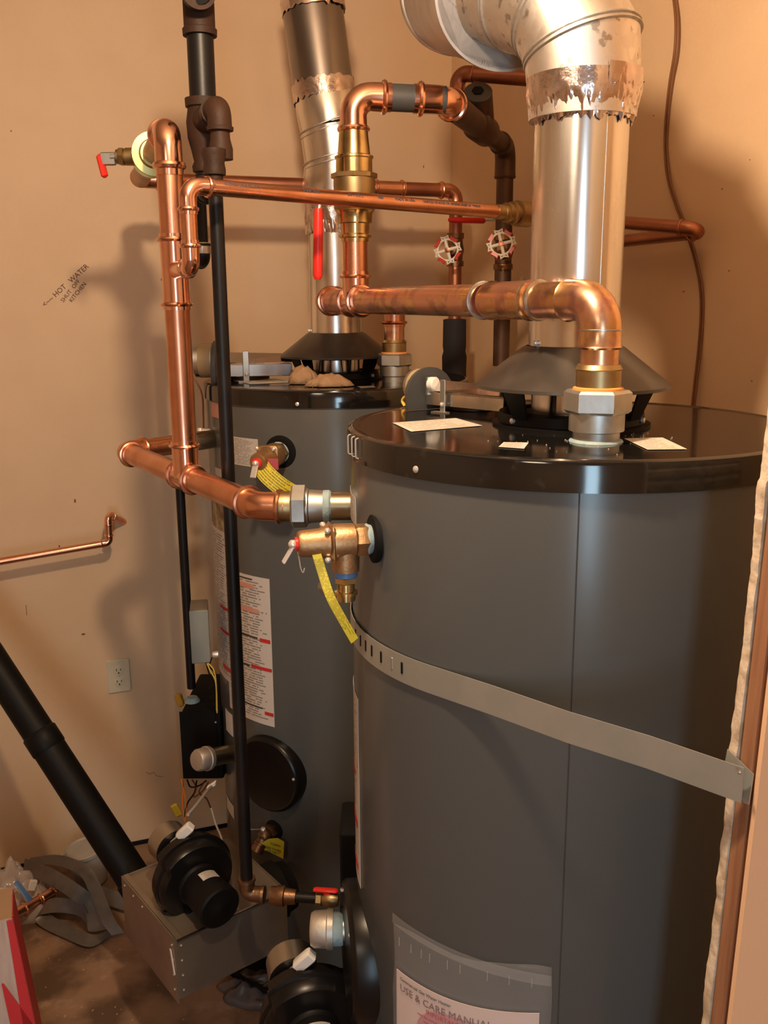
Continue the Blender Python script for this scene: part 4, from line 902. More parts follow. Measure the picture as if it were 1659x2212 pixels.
# ================================================================== RELIEF VALVES
def relief(S, n, label, k=1.0, down=-UP, outlet=True, roll=0.0):
    t = thing('relief_valve', label, 'valve', S); n = n.normalized(); x = n.cross(UP).normalized(); y = x.cross(n).normalized()
    M().lathe(S-n*0.006, n, [(0, 0.034*k), (0.008, 0.034*k), (0.010, 0.029*k), (0.009, 0.022*k)], 32).build('rubber_grommet', 'blackmatt', t)
    M().lathe(S+n*0.003, n, [(0, 0.020*k), (0.006, 0.0225*k), (0.010, 0.019*k)], 24).build('thread_sealant', 'dope', t)
    M().hexn(S+n*0.008*k, n, 0.0235*k, 0.018*k, 0.06).lathe(S+n*0.024*k, n, [(0, 0.020*k), (0.004*k, 0.024*k), (0.030*k, 0.025*k), (0.034*k, 0.024*k)], 32).build('valve_body', 'bronze', t)
    f = S+n*0.060*k
    m = M(); m.box(f, (0.046*k, 0.050*k, 0.011*k), x, y, n, 0.005*k); fg = m.build('flange', 'bronze', t)
    M().lathe(S+n*0.064*k, n, [(0, 0.024*k), (0.006*k, 0.0225*k), (0.012*k, 0.020*k), (0.038*k, 0.0185*k), (0.042*k, 0.0165*k), (0.043*k, 0.009*k)], 32).build('bonnet', 'bronze', t)
    for i in (-1, 1):
        for j in (-1, 1):
            M().ball(f+x*(0.0185*k*i)+y*(0.0205*k*j)+n*0.008*k, 0.0045*k, 10).build('flange_bolt', 'chrome', fg)
    if outlet:
        p = S+n*0.040*k
        M().lathe(p, down, [(0, 0.020*k), (0.035*k, 0.0195*k), (0.043*k, 0.019*k), (0.044*k, 0.015*k)], 28).build('outlet_boss', 'bronze', t)
        M().lathe(p+down*0.044*k, down, [(0, 0.0165*k), (0.007*k, 0.0165*k)], 28).build('blue_ring', 'bluering', t)
        M().hexn(p+down*0.051*k, down, 0.0165*k, 0.010*k, 0.08).lathe(p+down*0.060*k, down, [(0, 0.0125*k), (0.012*k, 0.0125*k), (0.013*k, 0.0165*k), (0.017*k, 0.0165*k), (0.018*k, 0.0135*k), (0.026*k, 0.0135*k)], 28).build('press_adapter', 'brassb', t)
    tip = S+n*0.107*k
    M().lathe(tip-n*0.003, n, [(0, 0.010*k), (0.006*k, 0.010*k)], 16).build('lever_disc', 'red', t)
    M().ball(tip+n*0.006*k, 0.007*k, 10).build('lever_pivot', 'chrome', t)
    lo = tip+n*0.012*k-UP*0.012*k
    M().box(lo, (0.004*k, 0.012*k, 0.032*k), (n*0.8+UP*0.5).normalized(), x, (UP*0.8-n*0.5).normalized(), 0.001).build('test_lever', 'chrome', t)
    return t, tip, x
S1, a1n = cyl(806, 1164, RT, 0.336); n1 = V(math.cos(a1n-0.22), math.sin(a1n-0.22), 0)
rv1, tip1, x1 = relief(S1, n1, 'bronze relief valve with blue ringed outlet on the nearest tank', 1.0)
S2, a2n = cyl(606, 976, LT, 0.336); n2 = V(math.cos(a2n+0.02), math.sin(a2n+0.02), -0.05)
rv2, tip2, x2 = relief(S2, n2, 'bronze relief valve with red label on the far water heater', 1.12, outlet=False)
M().box(tip2-n2*0.02-UP*0.006+V(0.014, -0.012, 0), (0.05, 0.003, 0.026), V(1, 0.1, 0), V(0, 1, 0), UP, 0.001).build('red_label', mat('faded_red_label', (0.42, 0.06, 0.07), 0.45), rv2)
# shrink pin below the near valve
M().ball(S1+n1*0.052-UP*0.066-V(0.018, 0, 0), 0.010, 12).build('drain_cap', 'zinc', rv1)
wire_ = [tip1-UP*0.010, tip1-UP*0.022+V(0.002, 0, 0), tip1-UP*0.034+V(0.004, -0.002, 0), tip1-UP*0.040+V(0.007, -0.002, 0), tip1-UP*0.034+V(0.009, 0, 0)]
M().tube(smooth(wire_), 0.0009, 6).build('tag_wire', 'chrome', rv1)
def strip(rootname, label, cat, pts, wdirs, width, m, n=3, th=0.0005):
    c = smooth(pts, 8); k = len(pts)-1; ws = []
    for i in range(len(c)):
        t = i/(len(c)-1)*k; j = min(int(t), k-1); ws.append((wdirs[j].lerp(wdirs[j+1], t-j)).normalized())
    rows = [[p+w_*(width*(q/n-0.5)) for q in range(n+1)] for p, w_ in zip(c, ws)]
    # uv: text lines run along the strip
    mm = M().grid(rows, uv=True, thick=th); mm.uv = [(1-v_, u_) for u_, v_ in mm.uv]
    return tag(mm.build(rootname, m), label, cat)
T = [P(684, 1197, tip1.y-0.01), P(697, 1240, tip1.y-0.01), P(714, 1290, tip1.y-0.015), P(742, 1342, tip1.y-0.01), P(766, 1384, tip1.y+0.0)]
strip('warning_tag', 'long yellow printed tag hanging from the near bronze relief valve', 'tag', T, [V(1, 0.1, 0.1)]*2+[V(0.8, 0.3, 0.45), V(0.75, 0.3, 0.5), V(0.7, 0.3, 0.5)], 0.0125, 'tag')
yb = S2.y-0.11
T = [P(563, 1008, yb), P(580, 1028, yb-0.01), P(606, 1050, yb-0.012), P(632, 1066, yb)]
strip('warning_tag', 'yellow printed tag behind the copper union, hanging from the far relief valve', 'tag', T, [V(0.6, 0.2, 0.8), V(0.7, 0.1, 0.8), V(0.6, 0.1, 0.9), V(0.6, 0.1, 0.9)], 0.040, 'tag')
# drain valve on far tank
S3, a3 = cyl(592, 1792, LT, 0.336); n3 = V(math.cos(a3-0.1), math.sin(a3-0.1), 0)
dvv = thing('drain_valve', 'small brass drain valve with lever below the black access cover', 'valve', S3)
M().lathe(S3-n3*0.004, n3, [(0, 0.026), (0.007, 0.026), (0.009, 0.02)], 24).build('grommet', 'blackmatt', dvv)
M().hexn(S3+n3*0.004, n3, 0.020, 0.02, 0.08).ball(S3+n3*0.034, 0.018, 14).lathe(S3+n3*0.034, V(-0.45, -0.5, -0.74), [(0, 0.014), (0.02, 0.014), (0.021, 0.017), (0.026, 0.017), (0.027, 0.015), (0.034, 0.0165), (0.044, 0.0165), (0.045, 0.012)], 20).build('valve_body', 'bronzed', dvv)
M().lathe(S3+n3*0.036+UP*0.012, V(-0.1, -0.5, 0.85), [(0, 0.007), (0.016, 0.006), (0.018, 0.003)], 12).build('stem', 'chrome', dvv)
M().box(S3+n3*0.042+UP*0.022-V(0.020, 0, -0.002), (0.04, 0.010, 0.003), V(1, 0.2, -0.1).normalized(), V(-0.2, 1, 0).normalized(), UP, 0.001).build('lever', 'zinc', dvv)
yq = S3.y-0.05
tg = M().grid([[P(560, 1824, yq), P(580, 1812, yq), P(600, 1810, yq), P(614, 1818, yq)], [P(562, 1834, yq), P(578, 1838, yq+0.004), P(598, 1848, yq+0.004), P(612, 1855, yq)]], thick=0.0005).build('warning_tag', 'yellow')
tag(tg, 'small yellow tag with black capitals hanging under the brass drain valve', 'tag')
for i, (s_t, px, py) in enumerate((('CLEAN', 584, 1824), ('LESS THAN', 572, 1831), ('1.6 mg / l', 577, 1838))):
    p0 = P(px, py, yq-0.004); p9 = P(px+20, py+6, yq-0.004)
    text('tag_print', s_t, 0.0085, p0, p9-p0, UP, 'ink', tg)
# ================================================================== SEISMIC STRAP
zs = P(873, 1446, cyl(873, 1446, RT, 0.339)[0].y).z
J1 = jb(zs) ; J1 = P(1606, 1690, 0.872); J1.z = zs
dvx = V(J1.x-RT[0], J1.y-RT[1], 0); Ld = dvx.length; base_a = math.atan2(dvx.y, dvx.x); ta = base_a - math.acos(0.3385/Ld)
path = []
for i in range(41):
    a = ta - 2.6 + 2.6*i/40; path.append(V(RT[0]+0.3385*math.cos(a), RT[1]+0.3385*math.sin(a), zs))
tp = path[-1]; sd = (J1-tp)
for t, off in ((0.25, 0.001), (0.5, -0.003), (0.503, -0.003), (0.75, 0.004), (0.753, 0.004)):
    path.append(tp+sd*t+V(0.0, off, 0))
path.append(J1)
strap = thing('seismic_strap', 'galvanised metal strap wrapped round the nearest water heater and nailed to the stud', 'strap', V(RT[0], RT[1], zs))
ribbon(path, UP, 0.040, 0.0012).build('band', 'strap', strap, sharp=12)
M().grid([[P(1571, 1618, 0.905), P(1562, 1668, 0.90)], [P(1597, 1643, 0.89), P(1594, 1705, 0.885)], [P(1616, 1662, 0.880), P(1606, 1735, 0.876)], [P(1627, 1672, 0.872), P(1617, 1738, 0.870)]], thick=0.0012).build('folded_end', 'strap', strap, 'end of the strap folded back over itself', sharp=60)
M().ball(P(1598, 1668, 0.8695), 0.0025, 8).build('nail_head', 'zinc', strap)
for x, dk in ((769, 1), (779, 1), (790, 1), (803, 1), (823, 1), (846, 0), (868, 1)):
    a = cyl(x, 1400, RT, 0.3397)[1]; c = V(RT[0]+0.3395*math.cos(a), RT[1]+0.3395*math.sin(a), zs); e = V(math.cos(a), math.sin(a), 0); s = V(-e.y, e.x, 0)
    M().box(c+UP*0.001, (0.0022, 0.0042, 0.017), e, s, UP, 0.0006).build('slot', 'black' if dk else 'galv', strap)
# ================================================================== DOCUMENT POUCH
def onc(px, py, off): p, a = cyl(px, py, RT, 0.336+off); return p
al, ar = A(857, 2100, RT), A(1190, 2130, RT)
ztp_l, ztp_r = onc(862, 1995, 0).z, onc(1190, 2085, 0).z
rp = 0.336
pouch = thing('document_pouch', 'clear plastic pouch taped low on the front of the nearest water heater', 'pouch', V(RT[0]+rp*math.cos((al+ar)/2), RT[1]+rp*math.sin((al+ar)/2), 0.78))
rows = []; NP = 24
for j in range(13):
    t = j/12; row = []
    for i in range(NP+1):
        u = i/NP; a = al+(ar-al)*u + (0.006*math.sin(7*t) if i in (0, NP) else 0); z = (ztp_l*(1-u)+ztp_r*u+0.004*math.sin(u*9)) * (1-t) + 0.66*t
        r_ = rp+0.006+0.0022*noise.noise(Vector((u*7, t*5, 1)))
        row.append(V(RT[0]+r_*math.cos(a), RT[1]+r_*math.sin(a), z))
    rows.append(row)
M().grid(rows, thick=0.0004).build('pouch_film', 'poly', pouch, sharp=180)
m = M()
for u in (0.06, 0.16, 0.24, 0.30, 0.42, 0.50, 0.66, 0.78, 0.9):
    a = al+(ar-al)*u; z = ztp_l*(1-u)+ztp_r*u-0.022; e = V(math.cos(a), math.sin(a), 0)
    m.tube([V(RT[0], RT[1], z-0.008)+e*(rp+0.0075), V(RT[0], RT[1], z+0.006)+e*(rp+0.0075)], 0.0005, 5)
m.build('zip_crease', 'bagplastic', pouch)
decal(pouch, 'hem_strip', 'poly', RT, rp+0.0075, al, ar, (ztp_l+ztp_r)/2-0.012, (ztp_l+ztp_r)/2+0.004)
# booklet inside
man = thing('manual_booklet', 'white and pink manual booklet inside the clear pouch', 'booklet', V(RT[0]+rp*math.cos((al+ar)/2), RT[1]+rp*math.sin((al+ar)/2), 0.76))
zl0, zr0 = onc(862, 2092, 0).z, onc(1172, 2186, 0).z
def mrow(u, v, off=0.0025):
    a = al+(ar-al)*(0.015+0.93*u); z = zl0*(1-u)+zr0*u - 0.006*math.sin(u*PI) - v
    return V(RT[0]+(rp+off)*math.cos(a), RT[1]+(rp+off)*math.sin(a), z)
M().grid([[mrow(i/20, v) for i in range(21)] for v in (0, 0.03, 0.06, 0.1, 0.14)], thick=0.0012).build('cover_page', mat('white_page', (0.78, 0.62, 0.58), 0.5), man)
W_ = (ar-al)*0.93*rp
def mwrap(u0, v0):
    def f(x, y, z): return mrow(u0+x/W_, v0-y, 0.0046+max(z, 0))
    return f
text('print_line', 'Commercial Gas Water Heater', 0.0075, (0, 0, 0), V(1, 0, 0), UP, 'ink', man, wrap=mwrap(0.04, 0.012))
text('print_title', 'USE & CARE MANUAL', 0.0165, (0, 0, 0), V(1, 0, 0), UP, mat('grey_title_ink', (0.22, 0.12, 0.12), 0.5), man, wrap=mwrap(0.04, 0.030))
text('print_line', 'IMPORTANT', 0.0105, (0, 0, 0), V(1, 0, 0), UP, 'redprint', man, wrap=mwrap(0.27, 0.041))
for k in range(4): text('print_line', 'read this manual before installing or using', 0.0055, (0, 0, 0), V(1, 0, 0), UP, 'redprint', man, wrap=mwrap(0.2+0.05*k, 0.050+0.008*k))
rows = []
for j in range(9):
    v = 0.026+j*0.012; hw = 0.36*math.sqrt(max(0.02, 1-((v-0.075)/0.055)**2)) if v < 0.075 else 0.36
    rows.append([mrow(0.55-hw+2*hw*i/14*1.0, v, 0.0042) for i in range(15)])
M().grid(rows, thick=-0.0002).build('pink_artwork', 'pinkpage', man)
# ================================================================== BURNER BOX AND BLOWERS
C0 = P(380, 2030, 1.72); bz1 = C0.z; bz0 = zrow(C0.x, C0.y, 2158)
eA = V(0.79, 0.613, 0).normalized(); eB = V(-0.613, 0.79, 0); LA, LB = 0.275, 0.285
bb = thing('burner_box', 'open topped sheet metal burner box hanging in front of the far water heater', 'box', V(C0.x, C0.y, 0)+eA*LA/2+eB*LB/2+UP*bz0)
hB = bz1-bz0; cm = V(C0.x, C0.y, (bz0+bz1)/2)
M().box(cm+eA*(LA/2), (LA, 0.003, hB), eA, eB, UP).build('front_panel', 'box', bb)
M().box(cm+eB*(LB/2)-eA*0.002-UP*0.004, (0.004, LB, hB+0.012), eA, eB, UP).box(cm+eB*(LB/2)+eA*0.006+UP*(hB/2+0.001), (0.014, LB, 0.002), eA, eB, UP).build('end_panel', 'box', bb)
M().box(cm+eB*LB+eA*(LA/2), (LA, 0.003, hB), eA, eB, UP).build('back_panel', 'box', bb)
M().box(cm+eA*LA+eB*(LB/2), (0.003, LB, hB), eA, eB, UP).build('far_panel', 'box', bb)
M().box(cm+eA*(LA/2)+eB*(LB/2)+UP*(hB/2-0.006), (LA-0.003, LB-0.003, 0.002), eA, eB, UP).build('top_plate', 'box', bb)
M().box(cm+eA*(LA/2)+eB*(LB/2)-UP*(hB/2-0.002), (LA-0.003, LB-0.003, 0.002), eA, eB, UP).build('bottom_plate', 'box', bb)
M().box(cm-eB*0.003+eA*(LA/2)+UP*(hB/2-0.001), (LA, 0.004, 0.003), eA, eB, UP).build('front_lip', 'alum', bb)
M().box(cm-eA*0.006-eB*-0.012+UP*0.015, (0.002, 0.006, 0.055), eA, eB, (UP+eB*0.25).normalized()).build('tape_scrap', 'paper', bb)
for f_ in ((-0.004, 0.012), ):
    for k in range(4): M().ball(cm-eA*0.0045+eB*(0.012)+UP*(hB*(0.38-0.25*k)), 0.0025, 6).build('panel_screw', 'chrome', bb)
    for k in range(4): M().ball(cm-eB*0.002+eA*(0.010)+UP*(hB*(0.38-0.25*k)), 0.0025, 6).build('panel_screw', 'chrome', bb)
    for k in range(3): M().ball(cm-eA*0.0045+eB*(LB-0.02-0.05*k)+UP*(hB*0.42), 0.0025, 6).build('panel_screw', 'chrome', bb)
ad0 = cm+eA*(LA+0.002)+eB*(LB*0.5); tdir = V(LT[0]-ad0.x, LT[1]-ad0.y, 0).normalized()
M().lathe(cm+eA*LA+eB*(LB*0.42)-UP*0.01, eA, [(0, 0.072), (0.045, 0.072), (0.052, 0.064), (0.075, 0.060)], 10).build('burner_adapter', 'blackmatt', bb)
def blower(c, a, foot, label, grp):
    a = a.normalized(); t = thing('blower', label, 'blower', c, grp); x, y, d = frame(a)
    R0 = 0.093; ring = []
    m = M(); n = 40; prof = [(-0.030, 0.4), (-0.030, 0.94), (-0.024, 1.0), (-0.004, 1.0), (-0.002, 1.06), (0.004, 1.06), (0.006, 1.0), (0.022, 0.985), (0.031, 0.92), (0.033, 0.55)]
    rings = []
    for tt_, k in prof:
        b = len(m.v)
        for i in range(n):
            th = 2*PI*i/n; rr_ = R0*k*(0.90+0.17*((i/n+0.62) % 1.0)) if k > 0.5 else R0*k
            m.v.append(c+a*tt_+x*(rr_*math.cos(th))+y*(rr_*math.sin(th)))
        rings.append(b)
    for p, q in zip(rings, rings[1:]):
        for i in range(n): m.f.append((p+i, p+(i+1) % n, q+(i+1) % n, q+i))
    m.f.append(tuple(rings[0]+i for i in reversed(range(n)))); m.f.append(tuple(rings[-1]+i for i in range(n)))
    m.build('scroll_housing', 'darkcover', t)
    M().lathe(c+a*0.030, a, [(0, 0.050), (0.006, 0.049), (0.010, 0.045), (0.075, 0.045), (0.077, 0.048), (0.100, 0.048), (0.104, 0.044), (0.105, 0.012), (0.108, 0.008)], 36).build('motor', 'black', t)
    rows = []
    for j in range(2):
        rows.append([c+a*(0.056+0.026*(1-j))+x*(0.0456*math.cos(q))+y*(0.0456*math.sin(q)) for q in [0.95+0.9*i/10 for i in range(11)]])
    M().grid(rows, thick=0.0004, uv=True).build('motor_label', 'labelfine', t)
    M().lathe(c-a*0.032+UP*0.052-V(0.020, 0, 0), -a, [(0, 0.046), (0.045, 0.046), (0.05, 0.04)], 32).build('rear_can', 'cond', t)
    M().box(V(c.x, c.y, (c.z+foot)/2-0.03), (0.075, 0.07, max(0.02, c.z-foot-0.06)), d, x, UP, 0.004).build('outlet_foot', 'black', t)
    q = c+UP*0.098-V(0.012, 0, 0)-a*0.01
    M().tube([q-V(0.02, 0, 0.022), q], [0.010, 0.008], 12).build('wire_sleeve', 'wiregrey', t)
    M().box(q+V(0.008, 0, 0.010), (0.042, 0.022, 0.022), V(0.72, 0, 0.69), V(0, 1, 0), V(-0.69, 0, 0.72), 0.003).build('white_connector', 'white', t)
    M().tube(smooth([c+a*0.11+x*0.02-y*0.03, c+a*0.09-UP*0.058+x*0.03, c+a*0.06-UP*0.075-V(0.05, 0, 0), c+a*0.05-UP*0.04-V(0.062, 0, 0)]), 0.002, 6).build('loose_wire', 'wiregrey', t)
    return t
bc = P(414, 1893, 1.86); blower(bc, V(0.62, -0.78, -0.06), bz1-0.006, 'black blower with white labelled motor on the sheet metal burner box', 'combustion blowers')
bc2 = P(668, 2196, 1.42); bc2x = bc2
blower(bc2, V(0.25, -0.97, -0.1), 0.03, 'black blower at the bottom edge beside the nearest water heater', 'combustion blowers')
# cables between blower and control box
cc1 = thing('blower_cable', 'pale cable running from the white connector up under the black control box', 'cable', P(410, 1760, 1.9))
M().tube(smooth([P(406, 1760, 1.87), P(425, 1738, 1.93), P(445, 1712, 2.02), P(460, 1695, 2.12)]), 0.0038, 8).build('cable', 'wiregrey', cc1)
M().box(P(457, 1697, 2.10), (0.028, 0.012, 0.012), V(0.8, 0.2, 0.5).normalized(), V(0, 1, 0), UP, 0.002).build('plug_end', 'white', cc1)
tb2 = thing('drain_tube', 'thin clear tube curving down from the control box behind the blower', 'tube', P(456, 1745, 2.1))
M().tube(smooth([P(456, 1745, 2.1), P(466, 1780, 2.08), P(478, 1810, 2.05), P(486, 1850, 2.02), P(490, 1900, 2.0)]), 0.0026, 8).build('tube', 'wiregrey', tb2)
wb = thing('loose_wires', 'orange and brown wires hanging below the black control box', 'wire', P(410, 1688, 2.34))
for mm, pts in (('orange', [(391, 1684), (398, 1710), (402, 1740), (400, 1775)]), ('orange', [(394, 1684), (396, 1706), (394, 1735), (399, 1772)]), ('wirebrown', [(415, 1684), (424, 1702), (418, 1722), (436, 1710), (450, 1690)]), ('black', [(404, 1684), (412, 1700), (430, 1697), (446, 1686)]), ('wirebrown', [(440, 1690), (430, 1712), (446, 1725), (455, 1745)]), ('black', [(425, 1686), (420, 1712), (405, 1735), (398, 1765)])):
    M().tube(smooth([P(x, y, 2.33) for x, y in pts]), 0.0022, 6).build('wire', mm, wb)
yb_ = M().box(P(381, 1750, 2.34), (0.02, 0.012, 0.038), V(0.9, 0, 0.4).normalized(), V(0, 1, 0), V(-0.4, 0, 0.9).normalized(), 0.003).build('wire_nut', mat('dusty_yellow', (0.5, 0.38, 0.03), 0.5)); tag(yb_, 'dusty yellow connector below the black control box by the wall', 'connector')
# ================================================================== AIR INTAKE PIPE
ia, ib = P(302, 1918, 2.08), P(-70, 1345, 2.30); ib = ib+(ib-ia).normalized()*0.45; im = tx_on(ia, ib, 105, 1625); idr = (ib-ia).normalized()
ip = thing('air_intake_pipe', 'fat black plastic pipe slanting down the left wall to the burner box', 'pipe', ia)
M().tube([ia, im], 0.042, 36).build('lower_pipe', 'black', ip)
M().tube([im-idr*0.0, ib], 0.0405, 36).build('upper_pipe', 'black', ip)
M().lathe(im-idr*0.006, idr, [(0, 0.0425), (0.004, 0.0445), (0.05, 0.0445), (0.054, 0.0415)], 36).build('coupling', 'black', ip)
M().lathe(ia-idr*0.01, idr, [(0, 0.046), (0.04, 0.046), (0.044, 0.042)], 36).build('boot', 'blackmatt', ip)
# ================================================================== LEFT WALL ITEMS
sp = thing('wall_stub_pipe', 'small bright copper pipe with two elbows running along the left wall', 'pipe', wl(225, 1170, 0.10))
pA, pB, pC, pD = wl(-420, 1286, 0.10), wl(236, 1172, 0.10), wl(233, 1112, 0.10), wl(268, 1128, -0.01)
run(sp, [pA, pB, pC, pD], 0.0108, 'copper', 'copperfit', 'press', R=1.3, s=1.3)
oc = wl(256.5, 1459, 0.0); po = thing('wall_outlet', 'almond duplex power outlet on the left wall', 'outlet', oc)
M().box(oc+NL*0.0035, (0.072, 0.007, 0.112), DL, NL, UP, 0.0028).build('cover_plate', 'almond', po)
for k in (-1, 1):
    c = oc+UP*(0.0195*k)+NL*0.007
    sk = M().lathe(c, NL, [(0, 0.0165), (0.0015, 0.016), (0.0018, 0.014)], 28).build('socket', 'almond', po)
    for q in (-1, 1): M().box(c+DL*(0.0065*q)+UP*0.003+NL*0.0018, (0.0022, 0.001, 0.0085 if q < 0 else 0.007), DL, NL, UP).build('slot', 'ink', sk)
    M().lathe(c-UP*0.0075+NL*0.0015, NL, [(0, 0.0026), (0.0008, 0.0026)], 10).build('ground_hole', 'ink', sk)
M().ball(oc+NL*0.007, 0.003, 8).build('screw', 'almond', po)
def wt(s_t, x0, y0, x1, y1, size, m='inkbrown'):
    a = wl(x0, y0, 0.0006); b = wl(x1, y1, 0.0006); X = (b-a).normalized(); Y = NL.cross(X)
    return text('handwriting', s_t, size, a, X, Y, m, bpy.data.objects['wall_left'])
wt('<~~ HOT   WATER', 97, 664, 163, 604, 0.0205); wt('SHUT  OFF', 137, 654, 168, 615, 0.0165); wt('KITCHEN', 155, 654, 176, 628, 0.0165)
a = wr(1328, 772, 0.0006); b = wr(1352, 772, 0.0006)
text('handwriting', 'PX', 0.022, a, (b-a), UP, 'inkbrown', bpy.data.objects['wall_right'])
for i, (x, y, w_, h_) in enumerate(((24, 283, 3, 3), (128, 1180, 3, 5), (57, 1318, 1.2, 26), (162, 1082, 4, 8), (700, 450, 3, 3), (915, 360, 2, 7), (180, 1370, 8, 4), (300, 1640, 1, 1))):
    c = wl(x, y, 0.0003); M().box(c, (w_*0.0013, 0.0006, h_*0.0013), DL, NL, UP).build('wall_mark', 'wirebrown', bpy.data.objects['wall_left'])
for x, y, w_ in ((1391, 177, 4), (1560, 408, 3), (1620, 345, 2), (1477, 630, 4), (1624, 823, 3), (1412, 250, 3), (1575, 585, 3)):
    c = wr(x, y, 0.0003); M().ball(c, w_*0.0006, 6).build('wall_mark', 'wirebrown', bpy.data.objects['wall_right'])
crk = [wl(x, y, 0.0004) for x, y in ((316, 1668), (324, 1672), (332, 1668), (338, 1676), (352, 1678))]
M().tube(crk, 0.0007, 5).build('wall_crack', 'wirebrown', bpy.data.objects['wall_left'])
# ================================================================== WIRE ON THE RIGHT WALL
cw2 = thing('hanging_cable', 'thin brown two strand cable hanging down the right wall behind the near tank', 'cable', wr(1440, 370, 0.01))
pts = [(1451, -30), (1459, 40), (1457, 110), (1446, 180), (1438, 260), (1436, 320), (1442, 385), (1460, 445), (1482, 500), (1500, 560), (1512, 620), (1514, 680), (1508, 760), (1500, 830), (1493, 900), (1486, 980)]
for k in (0, 1): M().tube(smooth([wr(x+5*k, y, 0.008+0.006*math.sin(i)) for i, (x, y) in enumerate(pts)], 4), 0.0027, 8).build('strand', 'wirebrown', cw2)
# ================================================================== THINGS ON LIDS AND FLOOR
def lump(name, c, rx, ry, h, m, seed, n=18, amp=0.55):
    rows = []
    for j in range(n+1):
        row = []
        for i in range(n+1):
            u, v = i/n*2-1, j/n*2-1; r = math.hypot(u, v); k = max(abs(u), abs(v)); s_ = k/r if r > 1e-6 else 1
            uu, vv = u*s_, v*s_; e = 1+0.35*noise.noise(Vector((uu*2.2, vv*2.2, seed)))
            z = max(0, 1-(uu*uu+vv*vv))**0.6*(1+amp*noise.noise(Vector((uu*4, vv*4, seed+9))))*h
            row.append(c+V(uu*rx*e, vv*ry*e, z+0.0005))
        rows.append(row)
    return M().grid(rows, thick=-0.0015).build(name, m, sharp=180)
for i, (x, y, rx, ry, h) in enumerate(((655, 828, 0.036, 0.03, 0.040), (712, 834, 0.055, 0.026, 0.026))):
    o_ = lump('insulation_tuft', Zp(x, y, LTZ-0.001), rx, ry, h, 'fluff', 3.0+i*5, amp=0.3)
    tag(o_, ('small brown tuft of insulation wool left on the far lid', 'longer tan tuft of insulation wool by the far draft hood')[i], 'insulation')
pan = thing('drain_pan', 'black drain pan under the far water heater', 'pan', (LT[0], LT[1], 0))
M().lathe((LT[0], LT[1], 0.001), UP, [(0, 0.40), (0.044, 0.415), (0.044, 0.408), (0.004, 0.395), (0.003, 0.01)], 64).build('pan_tray', 'blackmatt', pan)
bk = Zp(200, 1902, 0.0); bk = V(bk.x, bk.y, 0)
bu = thing('plastic_tub', 'small dusty white plastic tub with lid behind the strap offcuts', 'bucket', bk)
M().lathe(bk+UP*0.001, V(-0.12, -0.05, 1), [(0, 0.045), (0.004, 0.048), (0.105, 0.058), (0.107, 0.058)], 36).build('tub_body', 'whitebucket', bu)
M().lathe(bk+V(-0.12, -0.05, 1).normalized()*0.108, V(-0.12, -0.05, 1), [(0, 0.061), (0.012, 0.062), (0.014, 0.058), (0.009, 0.054), (0.009, 0.02)], 36).build('tub_lid', 'whitebucket', bu)
def offcut(pts, wd, width, label, m='strap'):
    c = smooth([Zp(x, y, z) for x, y, z in pts], 6); k = len(wd)-1; rows = []
    for i, p in enumerate(c):
        t = i/(len(c)-1)*k; j = min(int(t), k-1); w_ = wd[j].lerp(wd[j+1], t-j).normalized(); rows.append([p-w_*width/2, p, p+w_*width/2])
    return tag(M().grid(rows, thick=0.0012).build('strap_offcut', m, sharp=60), label, 'strap', 'galvanised strap offcuts on the floor')
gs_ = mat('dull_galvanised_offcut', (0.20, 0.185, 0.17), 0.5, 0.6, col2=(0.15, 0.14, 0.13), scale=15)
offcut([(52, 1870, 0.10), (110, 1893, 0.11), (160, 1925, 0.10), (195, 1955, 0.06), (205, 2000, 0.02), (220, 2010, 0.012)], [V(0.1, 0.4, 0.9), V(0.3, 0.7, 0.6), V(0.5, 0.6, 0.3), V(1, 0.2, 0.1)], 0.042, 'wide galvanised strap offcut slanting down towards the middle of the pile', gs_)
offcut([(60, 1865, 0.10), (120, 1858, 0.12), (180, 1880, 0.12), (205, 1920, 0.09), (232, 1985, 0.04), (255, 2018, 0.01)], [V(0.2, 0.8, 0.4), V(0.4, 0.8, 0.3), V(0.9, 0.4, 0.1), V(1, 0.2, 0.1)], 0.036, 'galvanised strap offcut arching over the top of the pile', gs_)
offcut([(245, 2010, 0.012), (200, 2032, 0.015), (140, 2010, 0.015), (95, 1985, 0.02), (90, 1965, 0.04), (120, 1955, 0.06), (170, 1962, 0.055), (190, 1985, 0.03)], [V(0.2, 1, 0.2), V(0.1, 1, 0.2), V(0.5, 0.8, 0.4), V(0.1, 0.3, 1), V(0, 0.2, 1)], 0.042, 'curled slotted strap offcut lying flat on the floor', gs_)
offcut([(215, 1930, 0.03), (255, 1945, 0.03), (292, 1955, 0.03)], [V(0.2, 0.8, 0.5), V(0.2, 0.8, 0.5)], 0.045, 'short strap end poking behind the burner box', gs_)
